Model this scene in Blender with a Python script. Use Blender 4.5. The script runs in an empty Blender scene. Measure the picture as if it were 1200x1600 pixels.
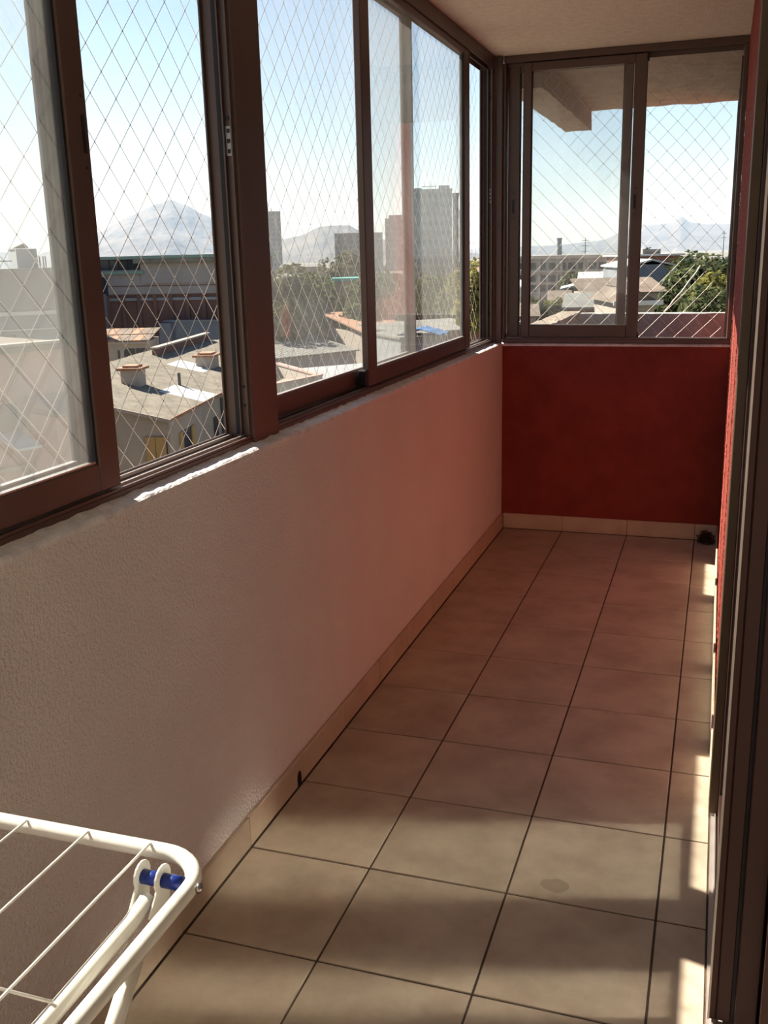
import bpy, math, random
from mathutils import Vector, Matrix, noise

random.seed(11)
S = bpy.context.scene
COL = S.collection
R = math.radians

# ------------------------------------------------------------------ camera
cam_d = bpy.data.cameras.new('camera')
cam = bpy.data.objects.new('camera', cam_d)
COL.objects.link(cam)
_r = Vector((0.94836059, 0.31631238, -0.02363607))
_u = Vector((-0.05804418, 0.24631826, 0.96744932))
_f = Vector((-0.31183819, 0.91611887, -0.25195863))
_m = Matrix((( _r.x, _u.x, -_f.x, 1.1318), (_r.y, _u.y, -_f.y, 0.0), (_r.z, _u.z, -_f.z, 1.5407), (0, 0, 0, 1)))
cam.matrix_world = _m
cam_d.sensor_fit = 'VERTICAL'
cam_d.sensor_height = 24.0
cam_d.lens = 24.0 * 1537.6 / 1600.0
cam_d.clip_start = 0.02
cam_d.clip_end = 20000
S.camera = cam

# ------------------------------------------------------------------ sky, sun, exposure
SUN_DIR = Vector((-1.0, 0.29, 0.925)).normalized()      # towards the sun
world = bpy.data.worlds.new('sky')
S.world = world
world.use_nodes = True
wn = world.node_tree
wn.nodes.clear()
sky = wn.nodes.new('ShaderNodeTexSky')
sky.sky_type = 'NISHITA'
sky.sun_disc = False
sky.sun_elevation = math.asin(SUN_DIR.z)
sky.sun_rotation = math.atan2(SUN_DIR.x, SUN_DIR.y)
sky.altitude = 500
sky.air_density = 1.0
sky.dust_density = 0.5
sky.ozone_density = 1.0
bg = wn.nodes.new('ShaderNodeBackground')
bg.inputs['Strength'].default_value = 0.084
wo = wn.nodes.new('ShaderNodeOutputWorld')
wn.links.new(sky.outputs[0], bg.inputs[0])
wn.links.new(bg.outputs[0], wo.inputs[0])

sun_l = bpy.data.lights.new('sun', 'SUN')
sun_l.energy = 10.3
sun_l.angle = R(0.6)
sun_l.color = (1.0, 0.93, 0.80)
sun = bpy.data.objects.new('sun', sun_l)
sun.rotation_euler = SUN_DIR.to_track_quat('Z', 'Y').to_euler()
sun.location = SUN_DIR * 60
COL.objects.link(sun)

S.view_settings.view_transform = 'Standard'
S.view_settings.look = 'None'
S.view_settings.exposure = 0.80
S.view_settings.gamma = 1.0
S.view_settings.use_curve_mapping = False
S.cycles.blur_glossy = 0.0
S.cycles.max_bounces = 12
S.cycles.diffuse_bounces = 7
S.cycles.glossy_bounces = 5
S.cycles.transparent_max_bounces = 24
S.cycles.sample_clamp_indirect = 30.0
S.cycles.use_denoising = True

# ------------------------------------------------------------------ materials
MATS = {}

def new_mat(name):
    m = bpy.data.materials.new(name)
    m.use_nodes = True
    m.node_tree.nodes.clear()
    out = m.node_tree.nodes.new('ShaderNodeOutputMaterial')
    MATS[name] = m
    return m, m.node_tree, out

def mat(name, col, rough=0.8, metal=0.0, spec=0.3, var=0.0, vscale=4.0, col2=None, bump=0.0, bscale=80.0, bdist=0.01,
        island=0.0, coat=0.0, stretch=(1, 1, 1), detail=4.0, brough=0.6, contrast=(0.35, 0.65), coords='Object'):
    m, nt, out = new_mat(name)
    N, L = nt.nodes, nt.links
    p = N.new('ShaderNodeBsdfPrincipled')
    p.inputs['Roughness'].default_value = rough
    p.inputs['Metallic'].default_value = metal
    p.inputs['Specular IOR Level'].default_value = spec
    p.inputs['Coat Weight'].default_value = coat
    p.inputs['Base Color'].default_value = (*col, 1)
    L.new(p.outputs[0], out.inputs[0])
    tc = N.new('ShaderNodeTexCoord')
    mp = N.new('ShaderNodeMapping')
    mp.inputs['Scale'].default_value = stretch
    if island:
        oi = N.new('ShaderNodeObjectInfo')
        vm = N.new('ShaderNodeVectorMath'); vm.operation = 'SCALE'
        cmb = N.new('ShaderNodeCombineXYZ')
        for k in range(3):
            L.new(oi.outputs['Random'], cmb.inputs[k])
        vm.inputs['Scale'].default_value = 40.0
        L.new(cmb.outputs[0], vm.inputs[0])
        L.new(vm.outputs[0], mp.inputs['Location'])
    L.new(tc.outputs[coords], mp.inputs['Vector'])
    if col2 is not None:
        nz = N.new('ShaderNodeTexNoise')
        nz.inputs['Scale'].default_value = vscale
        nz.inputs['Detail'].default_value = detail
        nz.inputs['Roughness'].default_value = 0.6
        L.new(mp.outputs[0], nz.inputs['Vector'])
        cr = N.new('ShaderNodeValToRGB')
        cr.color_ramp.elements[0].position = contrast[0]
        cr.color_ramp.elements[1].position = contrast[1]
        cr.color_ramp.elements[0].color = (*col, 1)
        cr.color_ramp.elements[1].color = (*col2, 1)
        L.new(nz.outputs['Fac'], cr.inputs[0])
        src = cr.outputs[0]
        if island:
            hs = N.new('ShaderNodeHueSaturation')
            mr = N.new('ShaderNodeMapRange')
            mr.inputs['To Min'].default_value = 1 - island
            mr.inputs['To Max'].default_value = 1 + island
            L.new(oi.outputs['Random'], mr.inputs['Value'])
            L.new(mr.outputs[0], hs.inputs['Value'])
            L.new(src, hs.inputs['Color'])
            src = hs.outputs[0]
        L.new(src, p.inputs['Base Color'])
    if bump:
        nb = N.new('ShaderNodeTexNoise')
        nb.inputs['Scale'].default_value = bscale
        nb.inputs['Detail'].default_value = 3.0
        nb.inputs['Roughness'].default_value = brough
        L.new(mp.outputs[0], nb.inputs['Vector'])
        b = N.new('ShaderNodeBump')
        b.inputs['Strength'].default_value = bump
        b.inputs['Distance'].default_value = bdist
        L.new(nb.outputs['Fac'], b.inputs['Height'])
        L.new(b.outputs[0], p.inputs['Normal'])
    return m

mat('plaster_white', (0.77, 0.70, 0.665), rough=0.85, col2=(0.82, 0.76, 0.725), vscale=2.0, bump=0.9, bscale=120, bdist=0.012)
mat('ledge_plaster', (0.80, 0.78, 0.77), rough=0.95, col2=(0.62, 0.58, 0.57), vscale=30, bump=0.6, bscale=120, bdist=0.006)
mat('ceiling_plaster', (0.80, 0.72, 0.63), rough=0.95, col2=(0.70, 0.62, 0.54), vscale=25, bump=0.7, bscale=110, bdist=0.008)
mat('coral_stucco', (0.205, 0.030, 0.018), rough=0.75, col2=(0.255, 0.042, 0.026), vscale=6, bump=0.8, bscale=140, bdist=0.008, spec=0.3)
mat('pink_concrete', (0.46, 0.385, 0.335), rough=0.95, col2=(0.34, 0.275, 0.235), vscale=9, bump=0.8, bscale=60, bdist=0.012, contrast=(0.3, 0.7))
mat('parapet_concrete', (0.44, 0.42, 0.38), rough=0.95, col2=(0.32, 0.30, 0.27), vscale=9, bump=0.8, bscale=60, bdist=0.012, contrast=(0.3, 0.7))
mat('pale_coping', (0.38, 0.31, 0.24), rough=0.95, col2=(0.25, 0.20, 0.155), vscale=20, bump=1.0, bscale=50, bdist=0.02)
mat('tile_ceramic', (0.335, 0.262, 0.195), rough=0.45, col2=(0.47, 0.39, 0.295), vscale=6.0, island=0.05, spec=0.3, detail=10.0, bump=0.06, bscale=40, bdist=0.003, contrast=(0.32, 0.68))
mat('baseboard_ceramic', (0.42, 0.33, 0.24), rough=0.45, col2=(0.52, 0.42, 0.31), vscale=6.0, island=0.05, spec=0.35, detail=8.0)
mat('grout', (0.055, 0.036, 0.026), rough=0.95, col2=(0.085, 0.058, 0.042), vscale=20)
mat('bronze_aluminium', (0.100, 0.066, 0.056), rough=0.42, metal=0.35, spec=0.4, col2=(0.118, 0.079, 0.067), vscale=3, stretch=(1, 1, 0.1))
mat('dark_gasket', (0.018, 0.016, 0.018), rough=0.6)
mat('steel_plate', (0.33, 0.31, 0.30), rough=0.4, metal=0.8)
mat('light_rail_metal', (0.45, 0.40, 0.36), rough=0.35, metal=0.6)
mat('door_aluminium', (0.042, 0.018, 0.014), rough=0.45, metal=0.3, col2=(0.050, 0.022, 0.017), vscale=3, stretch=(1, 1, 0.1))
mat('olive_aluminium', (0.105, 0.070, 0.045), rough=0.45, metal=0.3)
mat('net_cord', (0.86, 0.81, 0.74), rough=0.8)
mat('net_knot', (0.30, 0.24, 0.21), rough=0.9)
mat('white_enamel', (0.80, 0.77, 0.69), rough=0.28, spec=0.5, coat=0.3)
mat('blue_plastic', (0.012, 0.03, 0.20), rough=0.35)
mat('bolt_steel', (0.45, 0.43, 0.41), rough=0.25, metal=1.0)
mat('black_plastic', (0.012, 0.012, 0.016), rough=0.4)
mat('dark_fluff', (0.03, 0.022, 0.018), rough=1.0, col2=(0.06, 0.045, 0.035), vscale=60)
mat('hole_dark', (0.008, 0.006, 0.006), rough=1.0)
mat('room_paint', (0.72, 0.70, 0.67), rough=0.9)
mat('room_floor_wood', (0.42, 0.36, 0.29), rough=0.5)
# outdoors
mat('ground_earth', (0.20, 0.165, 0.125), rough=1.0, col2=(0.13, 0.13, 0.085), vscale=0.02, detail=8)
mat('hill_scrub', (0.060, 0.052, 0.046), rough=1.0, col2=(0.125, 0.105, 0.088), vscale=0.012, detail=9, bump=1.0, bscale=0.02, bdist=12, contrast=(0.4, 0.62))
mat('roof_sheet', (0.155, 0.135, 0.105), rough=0.9, col2=(0.235, 0.205, 0.16), vscale=1.2, detail=8, bump=0.5, bscale=3.0, bdist=0.05)
mat('roof_white', (0.52, 0.52, 0.51), rough=0.6, col2=(0.42, 0.42, 0.41), vscale=1.0)
mat('roof_rust', (0.115, 0.085, 0.065), rough=0.9, col2=(0.18, 0.14, 0.108), vscale=0.8, detail=8)
mat('roof_grey', (0.15, 0.145, 0.135), rough=0.8, col2=(0.22, 0.21, 0.19), vscale=0.6, detail=8)
mat('roof_tile_clay', (0.25, 0.125, 0.075), rough=0.9, col2=(0.33, 0.19, 0.125), vscale=2.0)
mat('roof_green', (0.20, 0.28, 0.23), rough=0.7)
mat('roof_teal', (0.08, 0.36, 0.30), rough=0.7)
mat('tarp_blue', (0.05, 0.16, 0.36), rough=0.6)
mat('wall_cream', (0.36, 0.31, 0.26), rough=0.95, col2=(0.30, 0.26, 0.22), vscale=0.6, detail=7)
mat('wall_concrete', (0.36, 0.325, 0.30), rough=0.95, col2=(0.29, 0.26, 0.24), vscale=0.25, detail=8)
mat('wall_brick', (0.19, 0.105, 0.085), rough=0.95, col2=(0.14, 0.08, 0.07), vscale=0.4, detail=9)
mat('wall_grey', (0.27, 0.28, 0.29), rough=0.95, col2=(0.21, 0.22, 0.23), vscale=0.3, detail=8)
mat('wall_bluegrey', (0.20, 0.215, 0.24), rough=0.9, col2=(0.16, 0.175, 0.195), vscale=0.3)
mat('wall_pink', (0.40, 0.265, 0.225), rough=0.95, col2=(0.33, 0.21, 0.18), vscale=0.5, detail=7)
mat('wall_white', (0.62, 0.60, 0.57), rough=0.95, col2=(0.54, 0.52, 0.49), vscale=0.4)
mat('wall_tower', (0.27, 0.245, 0.235), rough=0.95, col2=(0.23, 0.21, 0.20), vscale=0.2)
mat('window_dim', (0.15, 0.14, 0.14), rough=0.5)
mat('window_dark', (0.035, 0.04, 0.05), rough=0.2, spec=0.5)
mat('shutter_wood', (0.36, 0.24, 0.10), rough=0.8)
mat('steel_dark', (0.12, 0.12, 0.12), rough=0.6, metal=0.5)
mat('rust_line', (0.30, 0.13, 0.07), rough=0.9)
mat('bark', (0.10, 0.07, 0.05), rough=1.0)
mat('cable_pale', (0.60, 0.54, 0.46), rough=0.8)

def leaf_mat(name, a, b):
    m, nt, out = new_mat(name)
    N, L = nt.nodes, nt.links
    d = N.new('ShaderNodeBsdfDiffuse')
    t = N.new('ShaderNodeBsdfTranslucent')
    mx = N.new('ShaderNodeMixShader'); mx.inputs[0].default_value = 0.3
    g = N.new('ShaderNodeNewGeometry')
    cr = N.new('ShaderNodeValToRGB')
    cr.color_ramp.elements[0].color = (*a, 1)
    cr.color_ramp.elements[1].color = (*b, 1)
    L.new(g.outputs['Random Per Island'], cr.inputs[0])
    L.new(cr.outputs[0], d.inputs[0]); L.new(cr.outputs[0], t.inputs[0])
    L.new(d.outputs[0], mx.inputs[1]); L.new(t.outputs[0], mx.inputs[2])
    L.new(mx.outputs[0], out.inputs[0])
leaf_mat('leaf_dark', (0.032, 0.042, 0.020), (0.075, 0.092, 0.042))
leaf_mat('leaf_mid', (0.060, 0.072, 0.034), (0.125, 0.140, 0.068))
leaf_mat('leaf_yellow', (0.115, 0.115, 0.030), (0.21, 0.195, 0.06))
leaf_mat('leaf_grey', (0.095, 0.100, 0.070), (0.17, 0.165, 0.115))

def glass_mat(name, dust, dust_col=(0.66, 0.65, 0.62), refl=0.55, rough=0.0, tint=(0.97, 0.98, 0.98), scale=3.0, base_f=0.04):
    m, nt, out = new_mat(name)
    N, L = nt.nodes, nt.links
    tr = N.new('ShaderNodeBsdfTransparent'); tr.inputs[0].default_value = (*tint, 1)
    df = N.new('ShaderNodeBsdfDiffuse'); df.inputs[0].default_value = (*dust_col, 1)
    tl = N.new('ShaderNodeBsdfTranslucent'); tl.inputs[0].default_value = (*dust_col, 1)
    dm = N.new('ShaderNodeMixShader'); dm.inputs[0].default_value = 0.5
    L.new(df.outputs[0], dm.inputs[1]); L.new(tl.outputs[0], dm.inputs[2])
    tc = N.new('ShaderNodeTexCoord')
    nz = N.new('ShaderNodeTexNoise'); nz.inputs['Scale'].default_value = scale; nz.inputs['Detail'].default_value = 7
    L.new(tc.outputs['Object'], nz.inputs['Vector'])
    mr = N.new('ShaderNodeMapRange')
    mr.inputs['From Min'].default_value = 0.3; mr.inputs['From Max'].default_value = 0.75
    mr.inputs['To Min'].default_value = dust * 0.7; mr.inputs['To Max'].default_value = dust * 1.5
    L.new(nz.outputs['Fac'], mr.inputs['Value'])
    m1 = N.new('ShaderNodeMixShader')
    L.new(mr.outputs[0], m1.inputs[0]); L.new(tr.outputs[0], m1.inputs[1]); L.new(dm.outputs[0], m1.inputs[2])
    gl = N.new('ShaderNodeBsdfGlossy'); gl.inputs['Roughness'].default_value = rough
    lw = N.new('ShaderNodeLayerWeight'); lw.inputs['Blend'].default_value = 0.5
    pw = N.new('ShaderNodeMath'); pw.operation = 'POWER'; pw.inputs[1].default_value = 5.0
    L.new(lw.outputs['Facing'], pw.inputs[0])
    ma = N.new('ShaderNodeMath'); ma.operation = 'MULTIPLY_ADD'
    ma.inputs[1].default_value = 0.9 * refl; ma.inputs[2].default_value = base_f * refl
    L.new(pw.outputs[0], ma.inputs[0])
    m2 = N.new('ShaderNodeMixShader')
    L.new(ma.outputs[0], m2.inputs[0]); L.new(m1.outputs[0], m2.inputs[1]); L.new(gl.outputs[0], m2.inputs[2])
    L.new(m2.outputs[0], out.inputs[0])
glass_mat('glass_dusty', 0.05)
glass_mat('glass_very_dusty', 0.066)
glass_mat('glass_light_dust', 0.035)
glass_mat('glass_door', 0.01, refl=1.0, rough=0.13, base_f=0.14, tint=(0.80, 0.80, 0.78))

# ------------------------------------------------------------------ helpers
WORLD = {}      # accumulated location of unrotated roots

def tag(o, label=None, cat=None, group=None, kind=None):
    if label: o['label'] = label
    if cat: o['category'] = cat
    if group: o['group'] = group
    if kind: o['kind'] = kind
    return o

def empty(name, loc=(0, 0, 0), parent=None, rz=0.0):
    o = bpy.data.objects.new(name, None)
    o.empty_display_size = 0.1
    COL.objects.link(o)
    w = Vector(loc)
    if parent is not None:
        o.parent = parent
        o.location = w - WORLD.get(parent.name, Vector())
    else:
        o.location = w
    o.rotation_euler.z = rz
    WORLD[o.name] = w
    return o

class MB:
    def __init__(s):
        s.v = []; s.f = []
    def quad(s, *p):
        n = len(s.v); s.v += [tuple(q) for q in p]; s.f.append(tuple(range(n, n + len(p)))); return s
    def box(s, x0, x1, y0, y1, z0, z1, bev=0.0):
        n = len(s.v)
        if bev <= 0:
            s.v += [(x0, y0, z0), (x1, y0, z0), (x1, y1, z0), (x0, y1, z0), (x0, y0, z1), (x1, y0, z1), (x1, y1, z1), (x0, y1, z1)]
            s.f += [tuple(n + i for i in q) for q in ((0, 3, 2, 1), (4, 5, 6, 7), (0, 1, 5, 4), (1, 2, 6, 5), (2, 3, 7, 6), (3, 0, 4, 7))]
            return s
        b = bev      # chamfered box: 24 vertices
        vs = {}
        for ix, (xo, xi) in enumerate(((x0, x0 + b), (x1, x1 - b))):
            for iy, (yo, yi) in enumerate(((y0, y0 + b), (y1, y1 - b))):
                for iz, (zo, zi) in enumerate(((z0, z0 + b), (z1, z1 - b))):
                    for a, p in enumerate(((xo, yi, zi), (xi, yo, zi), (xi, yi, zo))):
                        vs[(ix, iy, iz, a)] = len(s.v); s.v.append(p)
        g = lambda ix, iy, iz, a: vs[(ix, iy, iz, a)]
        F = []
        for k in (0, 1):
            F.append([g(k, 0, 0, 0), g(k, 1, 0, 0), g(k, 1, 1, 0), g(k, 0, 1, 0)][::1 if k else -1])
            F.append([g(0, k, 0, 1), g(1, k, 0, 1), g(1, k, 1, 1), g(0, k, 1, 1)][::-1 if k else 1])
            F.append([g(0, 0, k, 2), g(1, 0, k, 2), g(1, 1, k, 2), g(0, 1, k, 2)][::1 if k else -1])
        for i in (0, 1):
            for j in (0, 1):
                F.append([g(i, j, 0, 0), g(i, j, 1, 0), g(i, j, 1, 1), g(i, j, 0, 1)])
                F.append([g(i, 0, j, 0), g(i, 1, j, 0), g(i, 1, j, 2), g(i, 0, j, 2)])
                F.append([g(0, i, j, 1), g(1, i, j, 1), g(1, i, j, 2), g(0, i, j, 2)])
        for i in (0, 1):
            for j in (0, 1):
                for k in (0, 1):
                    F.append([g(i, j, k, 0), g(i, j, k, 1), g(i, j, k, 2)])
        c = Vector(((x0 + x1) / 2, (y0 + y1) / 2, (z0 + z1) / 2))
        for q in F:
            P = [Vector(s.v[i]) for i in q]
            nn = (P[1] - P[0]).cross(P[2] - P[0])
            if nn.dot(sum(P, Vector()) / len(P) - c) < 0: q = q[::-1]
            s.f.append(tuple(q))
        return s
    def tube(s, path, r, n=8, closed=False, cap=True):
        P = [Vector(p) for p in path]
        m = len(P); base = len(s.v); prev = None
        for i, p in enumerate(P):
            a = P[i - 1] if (i > 0 or closed) else P[i]
            b = P[(i + 1) % m] if (i < m - 1 or closed) else P[i]
            t = (b - a).normalized()
            if prev is None:
                ref = Vector((0, 0, 1)) if abs(t.z) < 0.9 else Vector((1, 0, 0))
                e1 = t.cross(ref).normalized()
            else:
                e1 = (prev - t * prev.dot(t)).normalized()
            prev = e1; e2 = t.cross(e1)
            rr = r[i] if isinstance(r, (list, tuple)) else r
            for k in range(n):
                an = 2 * math.pi * k / n
                s.v.append(tuple(p + (e1 * math.cos(an) + e2 * math.sin(an)) * rr))
        for i in range(m if closed else m - 1):
            for k in range(n):
                a = base + i * n + k; b = base + i * n + (k + 1) % n
                c = base + ((i + 1) % m) * n + (k + 1) % n; d = base + ((i + 1) % m) * n + k
                s.f.append((a, b, c, d))
        if cap and not closed:
            s.f.append(tuple(base + k for k in range(n))[::-1])
            s.f.append(tuple(base + (m - 1) * n + k for k in range(n)))
        return s
    def prism(s, poly, axis, a0, a1):
        """poly: list of 2D points; axis: extrusion axis 0/1/2."""
        def mk(p, a):
            q = list(p); q.insert(axis, a); return tuple(q)
        n = len(s.v); k = len(poly)
        s.v += [mk(p, a0) for p in poly] + [mk(p, a1) for p in poly]
        s.f.append(tuple(range(n, n + k))[::-1]); s.f.append(tuple(range(n + k, n + 2 * k)))
        for i in range(k):
            j = (i + 1) % k
            s.f.append((n + i, n + j, n + k + j, n + k + i))
        return s
    def build(s, name, material, parent=None, local=False, smooth=False, origin=None):
        """vertices are world coordinates unless local (then in the parent's own frame)"""
        off = Vector()
        if parent is not None and not local:
            off = WORLD.get(parent.name, Vector())
        elif parent is None:
            if origin is None:
                xs = [v[0] for v in s.v]; ys = [v[1] for v in s.v]; zs = [v[2] for v in s.v]
                origin = ((min(xs) + max(xs)) / 2, (min(ys) + max(ys)) / 2, min(zs))
            off = Vector(origin)
        me = bpy.data.meshes.new(name)
        me.from_pydata([tuple(Vector(v) - off) for v in s.v], [], s.f)
        me.materials.append(MATS[material])
        if smooth:
            me.polygons.foreach_set('use_smooth', [True] * len(me.polygons))
        me.update()
        o = bpy.data.objects.new(name, me)
        COL.objects.link(o)
        if parent is not None:
            o.parent = parent
            WORLD[o.name] = WORLD.get(parent.name, Vector())
        else:
            o.location = off
            WORLD[o.name] = off
        return o

def bx(name, m, parent, *b, bev=0.0, local=False, kind=None):
    o = MB().box(*b, bev=bev).build(name, m, parent, local=local)
    if kind: o['kind'] = kind
    return o

def clone(o, parent, loc, rz=0.0):
    c = o.copy(); COL.objects.link(c); c.parent = parent; c.location = loc; c.rotation_euler.z = rz
    WORLD[c.name] = WORLD.get(parent.name, Vector())
    return c

# ------------------------------------------------------------------ measures of the balcony
W = 1.195            # right wall
YE = 5.43            # end wall
YB = -1.30           # wall behind the viewer
ZS = 1.056           # parapet top
ZC = 2.522           # ceiling
XI = -0.040          # inner face of the left window frames
XO = -0.120          # outer face
T = 0.36             # tile pitch
X1, Y0, D = 0.3514, 1.7425, 0.3623

# ------------------------------------------------------------------ floor with its tiles
floor = bx('floor', 'grout', None, -0.15, W + 0.13, YB, YE + 0.12, -0.20, -0.003)
tag(floor, 'beige ceramic tile floor of the narrow balcony', kind='structure')
cols = [(0.014, X1), (X1, X1 + T), (X1 + T, X1 + 2 * T), (X1 + 2 * T, 1.187)]
row = -8
while True:
    ya = Y0 + row * D; yb = ya + D
    row += 1
    if yb < YB + 0.05: continue
    if ya > YE - 0.03: break
    ya = max(ya, YB + 0.01); yb = min(yb, YE - 0.014)
    for a, b in cols:
        g = 0.0027
        dz = random.uniform(-0.0004, 0.0004)
        o = MB().box(a + g, b - g, ya + g, yb - g, -0.009, 0.0 + dz, bev=0.0012)
        cx, cy = (a + b) / 2, (ya + yb) / 2
        o.v = [(x - cx, y - cy, z) for x, y, z in o.v]
        t = o.build('tile', 'tile_ceramic', floor, local=True)
        t.location = (cx - floor.location.x, cy - floor.location.y, -floor.location.z)
# faint dark stain on one tile
st = MB()
pts = []
for k in range(28):
    a = 2 * math.pi * k / 28
    rr = 0.030 * (1 + 0.28 * noise.noise((math.cos(a) * 1.3, math.sin(a) * 1.3, 3.0)))
    pts.append((0.822 + rr * 1.25 * math.cos(a), 2.170 + rr * 0.9 * math.sin(a), 0.0009))
st.quad(*pts)
m, nt, out = new_mat('floor_stain')
dd = nt.nodes.new('ShaderNodeBsdfDiffuse'); dd.inputs[0].default_value = (0.10, 0.08, 0.07, 1)
tt = nt.nodes.new('ShaderNodeBsdfTransparent'); mm = nt.nodes.new('ShaderNodeMixShader'); mm.inputs[0].default_value = 0.22
nt.links.new(tt.outputs[0], mm.inputs[1]); nt.links.new(dd.outputs[0], mm.inputs[2]); nt.links.new(mm.outputs[0], out.inputs[0])
st.build('stain', 'floor_stain', floor)

# ------------------------------------------------------------------ walls, ceiling
wl = bx('wall_left', 'plaster_white', None, -0.15, 0.0, YB - 0.15, YE + 0.13, -0.20, ZS - 0.004)
tag(wl, 'long off-white plaster parapet under the side windows', kind='structure')
# rough plaster ledge along the top of the parapet
lm = MB()
n = 560
ys = [YB + (YE - YB) * i / n for i in range(n + 1)]
for i, y in enumerate(ys):
    e = 0.004 * noise.noise((y * 9, 0, 0)) + 0.003 * noise.noise((y * 60, 2, 0))
    h = 0.004 * noise.noise((y * 25, 0, 5)) + 0.002 * noise.noise((y * 140, 7, 5))
    lm.v += [(0.0, y, ZS - 0.012), (0.0005 + e * 0.2, y, ZS - 0.002 + h * 0.2), (-0.006 + e, y, ZS + 0.002 + h * 0.6), (-0.024 + e, y, ZS + 0.004 + h), (-0.048, y, ZS + 0.010 + h)]
for i in range(n):
    for k in range(4):
        a = i * 5 + k
        lm.f.append((a, a + 1, a + 6, a + 5))
lg = lm.build('ledge', 'ledge_plaster', wl)
lg['label'] = 'rough white plaster ledge along the parapet top'

we = bx('wall_end', 'coral_stucco', None, 0.0005, W + 0.0, YE, YE + 0.13, -0.20, ZS - 0.004)
tag(we, 'dark red stucco end wall under the far window', kind='structure')
em = MB()
n = 220
for i in range(n + 1):
    x = 0.002 + (W - 0.004) * i / n
    e = 0.003 * noise.noise((x * 30, 1, 0)) + 0.003 * noise.noise((x * 90, 2, 3))
    em.v += [(x, YE - 0.0005, ZS - 0.014), (x, YE - 0.004 + e, ZS - 0.004 + e), (x, YE + 0.006 + e, ZS + 0.002 + e), (x, YE + 0.03, ZS + 0.004)]
for i in range(n):
    for k in range(3):
        a = i * 4 + k
        em.f.append((a, a + 4, a + 5, a + 1))
em.build('ledge', 'ledge_plaster', we)

def bumpy_wall(name, x, y0, y1, z0, z1, thick, material, step=0.0075, amp=0.0030):
    """wall in the x plane facing -X with real stucco relief"""
    b = MB()
    ny = int((y1 - y0) / step); nz = int((z1 - z0) / step)
    for j in range(nz + 1):
        z = z0 + (z1 - z0) * j / nz
        for i in range(ny + 1):
            y = y0 + (y1 - y0) * i / ny
            d = amp * (noise.noise((y * 62, z * 62, 1)) + 0.6 * noise.noise((y * 125, z * 125, 8)))
            b.v.append((x - max(d, -0.002), y, z))
    for j in range(nz):
        for i in range(ny):
            a = j * (ny + 1) + i
            b.f.append((a, a + ny + 1, a + ny + 2, a + 1))
    o = b.build(name, material, None, origin=(x, (y0 + y1) / 2, z0))
    return o
wr = bumpy_wall('wall_right', W, 2.672, YE + 0.002, -0.01, ZC + 0.01, 0.13, 'coral_stucco')
tag(wr, 'coral red stucco wall between glass door and far window', kind='structure')
bx('core', 'coral_stucco', wr, W + 0.003, W + 0.13, 2.672, YE + 0.13, -0.2, ZC + 0.15)

ceil = bx('ceiling', 'ceiling_plaster', None, -0.15, W + 0.13, YB - 0.15, YE + 0.13, ZC, ZC + 0.18)
tag(ceil, 'beige rough plaster ceiling', kind='structure')
wb = bx('wall_back', 'plaster_white', None, -0.15, W + 0.13, YB - 0.15, YB, -0.20, ZC)
tag(wb, 'plain plaster wall at the near end of the balcony', kind='structure')

# the room behind the glass door (its opening lies beside the viewer)
rm = bx('wall_room', 'room_paint', None, 5.0, 5.15, -3.0, 5.6, -0.2, 2.7)
tag(rm, 'plain back wall of the room behind the glass door', kind='structure')
for nm, b, mt in (('wall_room_north', (W + 0.13, 5.0, 3.6, 3.75, -0.2, 2.7), 'room_paint'), ('wall_room_south', (W + 0.13, 5.0, -3.0, -2.85, -0.2, 2.7), 'room_paint'),
                  ('floor_room', (W + 0.13, 5.0, -3.0, 3.75, -0.2, -0.01), 'room_floor_wood'), ('ceiling_room', (W + 0.13, 5.0, -3.0, 3.75, ZC, ZC + 0.18), 'room_paint'),
                  ('wall_door_south', (W, W + 0.13, YB - 0.15, -0.9, -0.2, ZC), 'coral_stucco')):
    tag(bx(nm, mt, None, *b), 'plain surface of the dark room behind the glass door', kind='structure')

# ------------------------------------------------------------------ baseboards of ceramic pieces
def skirting(name, label, pieces):
    root = empty(name, pieces[0][0:1] + pieces[0][2:3] + (0,)); tag(root, label, kind='structure')
    for p in pieces:
        bx('tile', 'baseboard_ceramic', root, *p, bev=0.002)
pcs = []
row = -8
while True:
    ya = Y0 + row * D; yb = ya + D; row += 1
    if yb < YB + 0.05: continue
    if ya > YE - 0.03: break
    pcs.append((0.0008, 0.0125, max(ya, YB + 0.01) + 0.001, min(yb, YE - 0.013) - 0.001, 0.0012, 0.088))
skirting('baseboard_left', 'beige ceramic skirting along the parapet foot', pcs)
dh = MB()
hp = [(2.425, 0.002)] + [(2.437 + 0.014 * math.cos(a), 0.026 + 0.022 * math.sin(a)) for a in [math.pi * (1 - k / 8) for k in range(9)]] + [(2.449, 0.002)]
hp = [(2.423, 0.002)] + hp[1:-1] + [(2.451, 0.002)]
dh.prism(hp, 0, 0.0116, 0.0135)
dh.build('drain_hole', 'hole_dark', bpy.data.objects['baseboard_left'])
xs = [0.013, X1, X1 + T, X1 + 2 * T, W - 0.012]
skirting('baseboard_end', 'beige ceramic skirting at the foot of the red end wall', [(xs[i] + 0.001, xs[i + 1] - 0.001, YE - 0.0125, YE - 0.0008, 0.0012, 0.088) for i in range(4)])
ysr = [2.69, 2.83] + [2.83 + 0.36 * k for k in range(1, 8)]
ysr = [y for y in ysr if y < YE - 0.02] + [YE - 0.014]
skirting('baseboard_right', 'sunlit ceramic skirting at the foot of the coral wall', [(W - 0.0125, W - 0.004, ysr[i] + 0.001, ysr[i + 1] - 0.001, 0.0012, 0.088) for i in range(len(ysr) - 1)])

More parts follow.
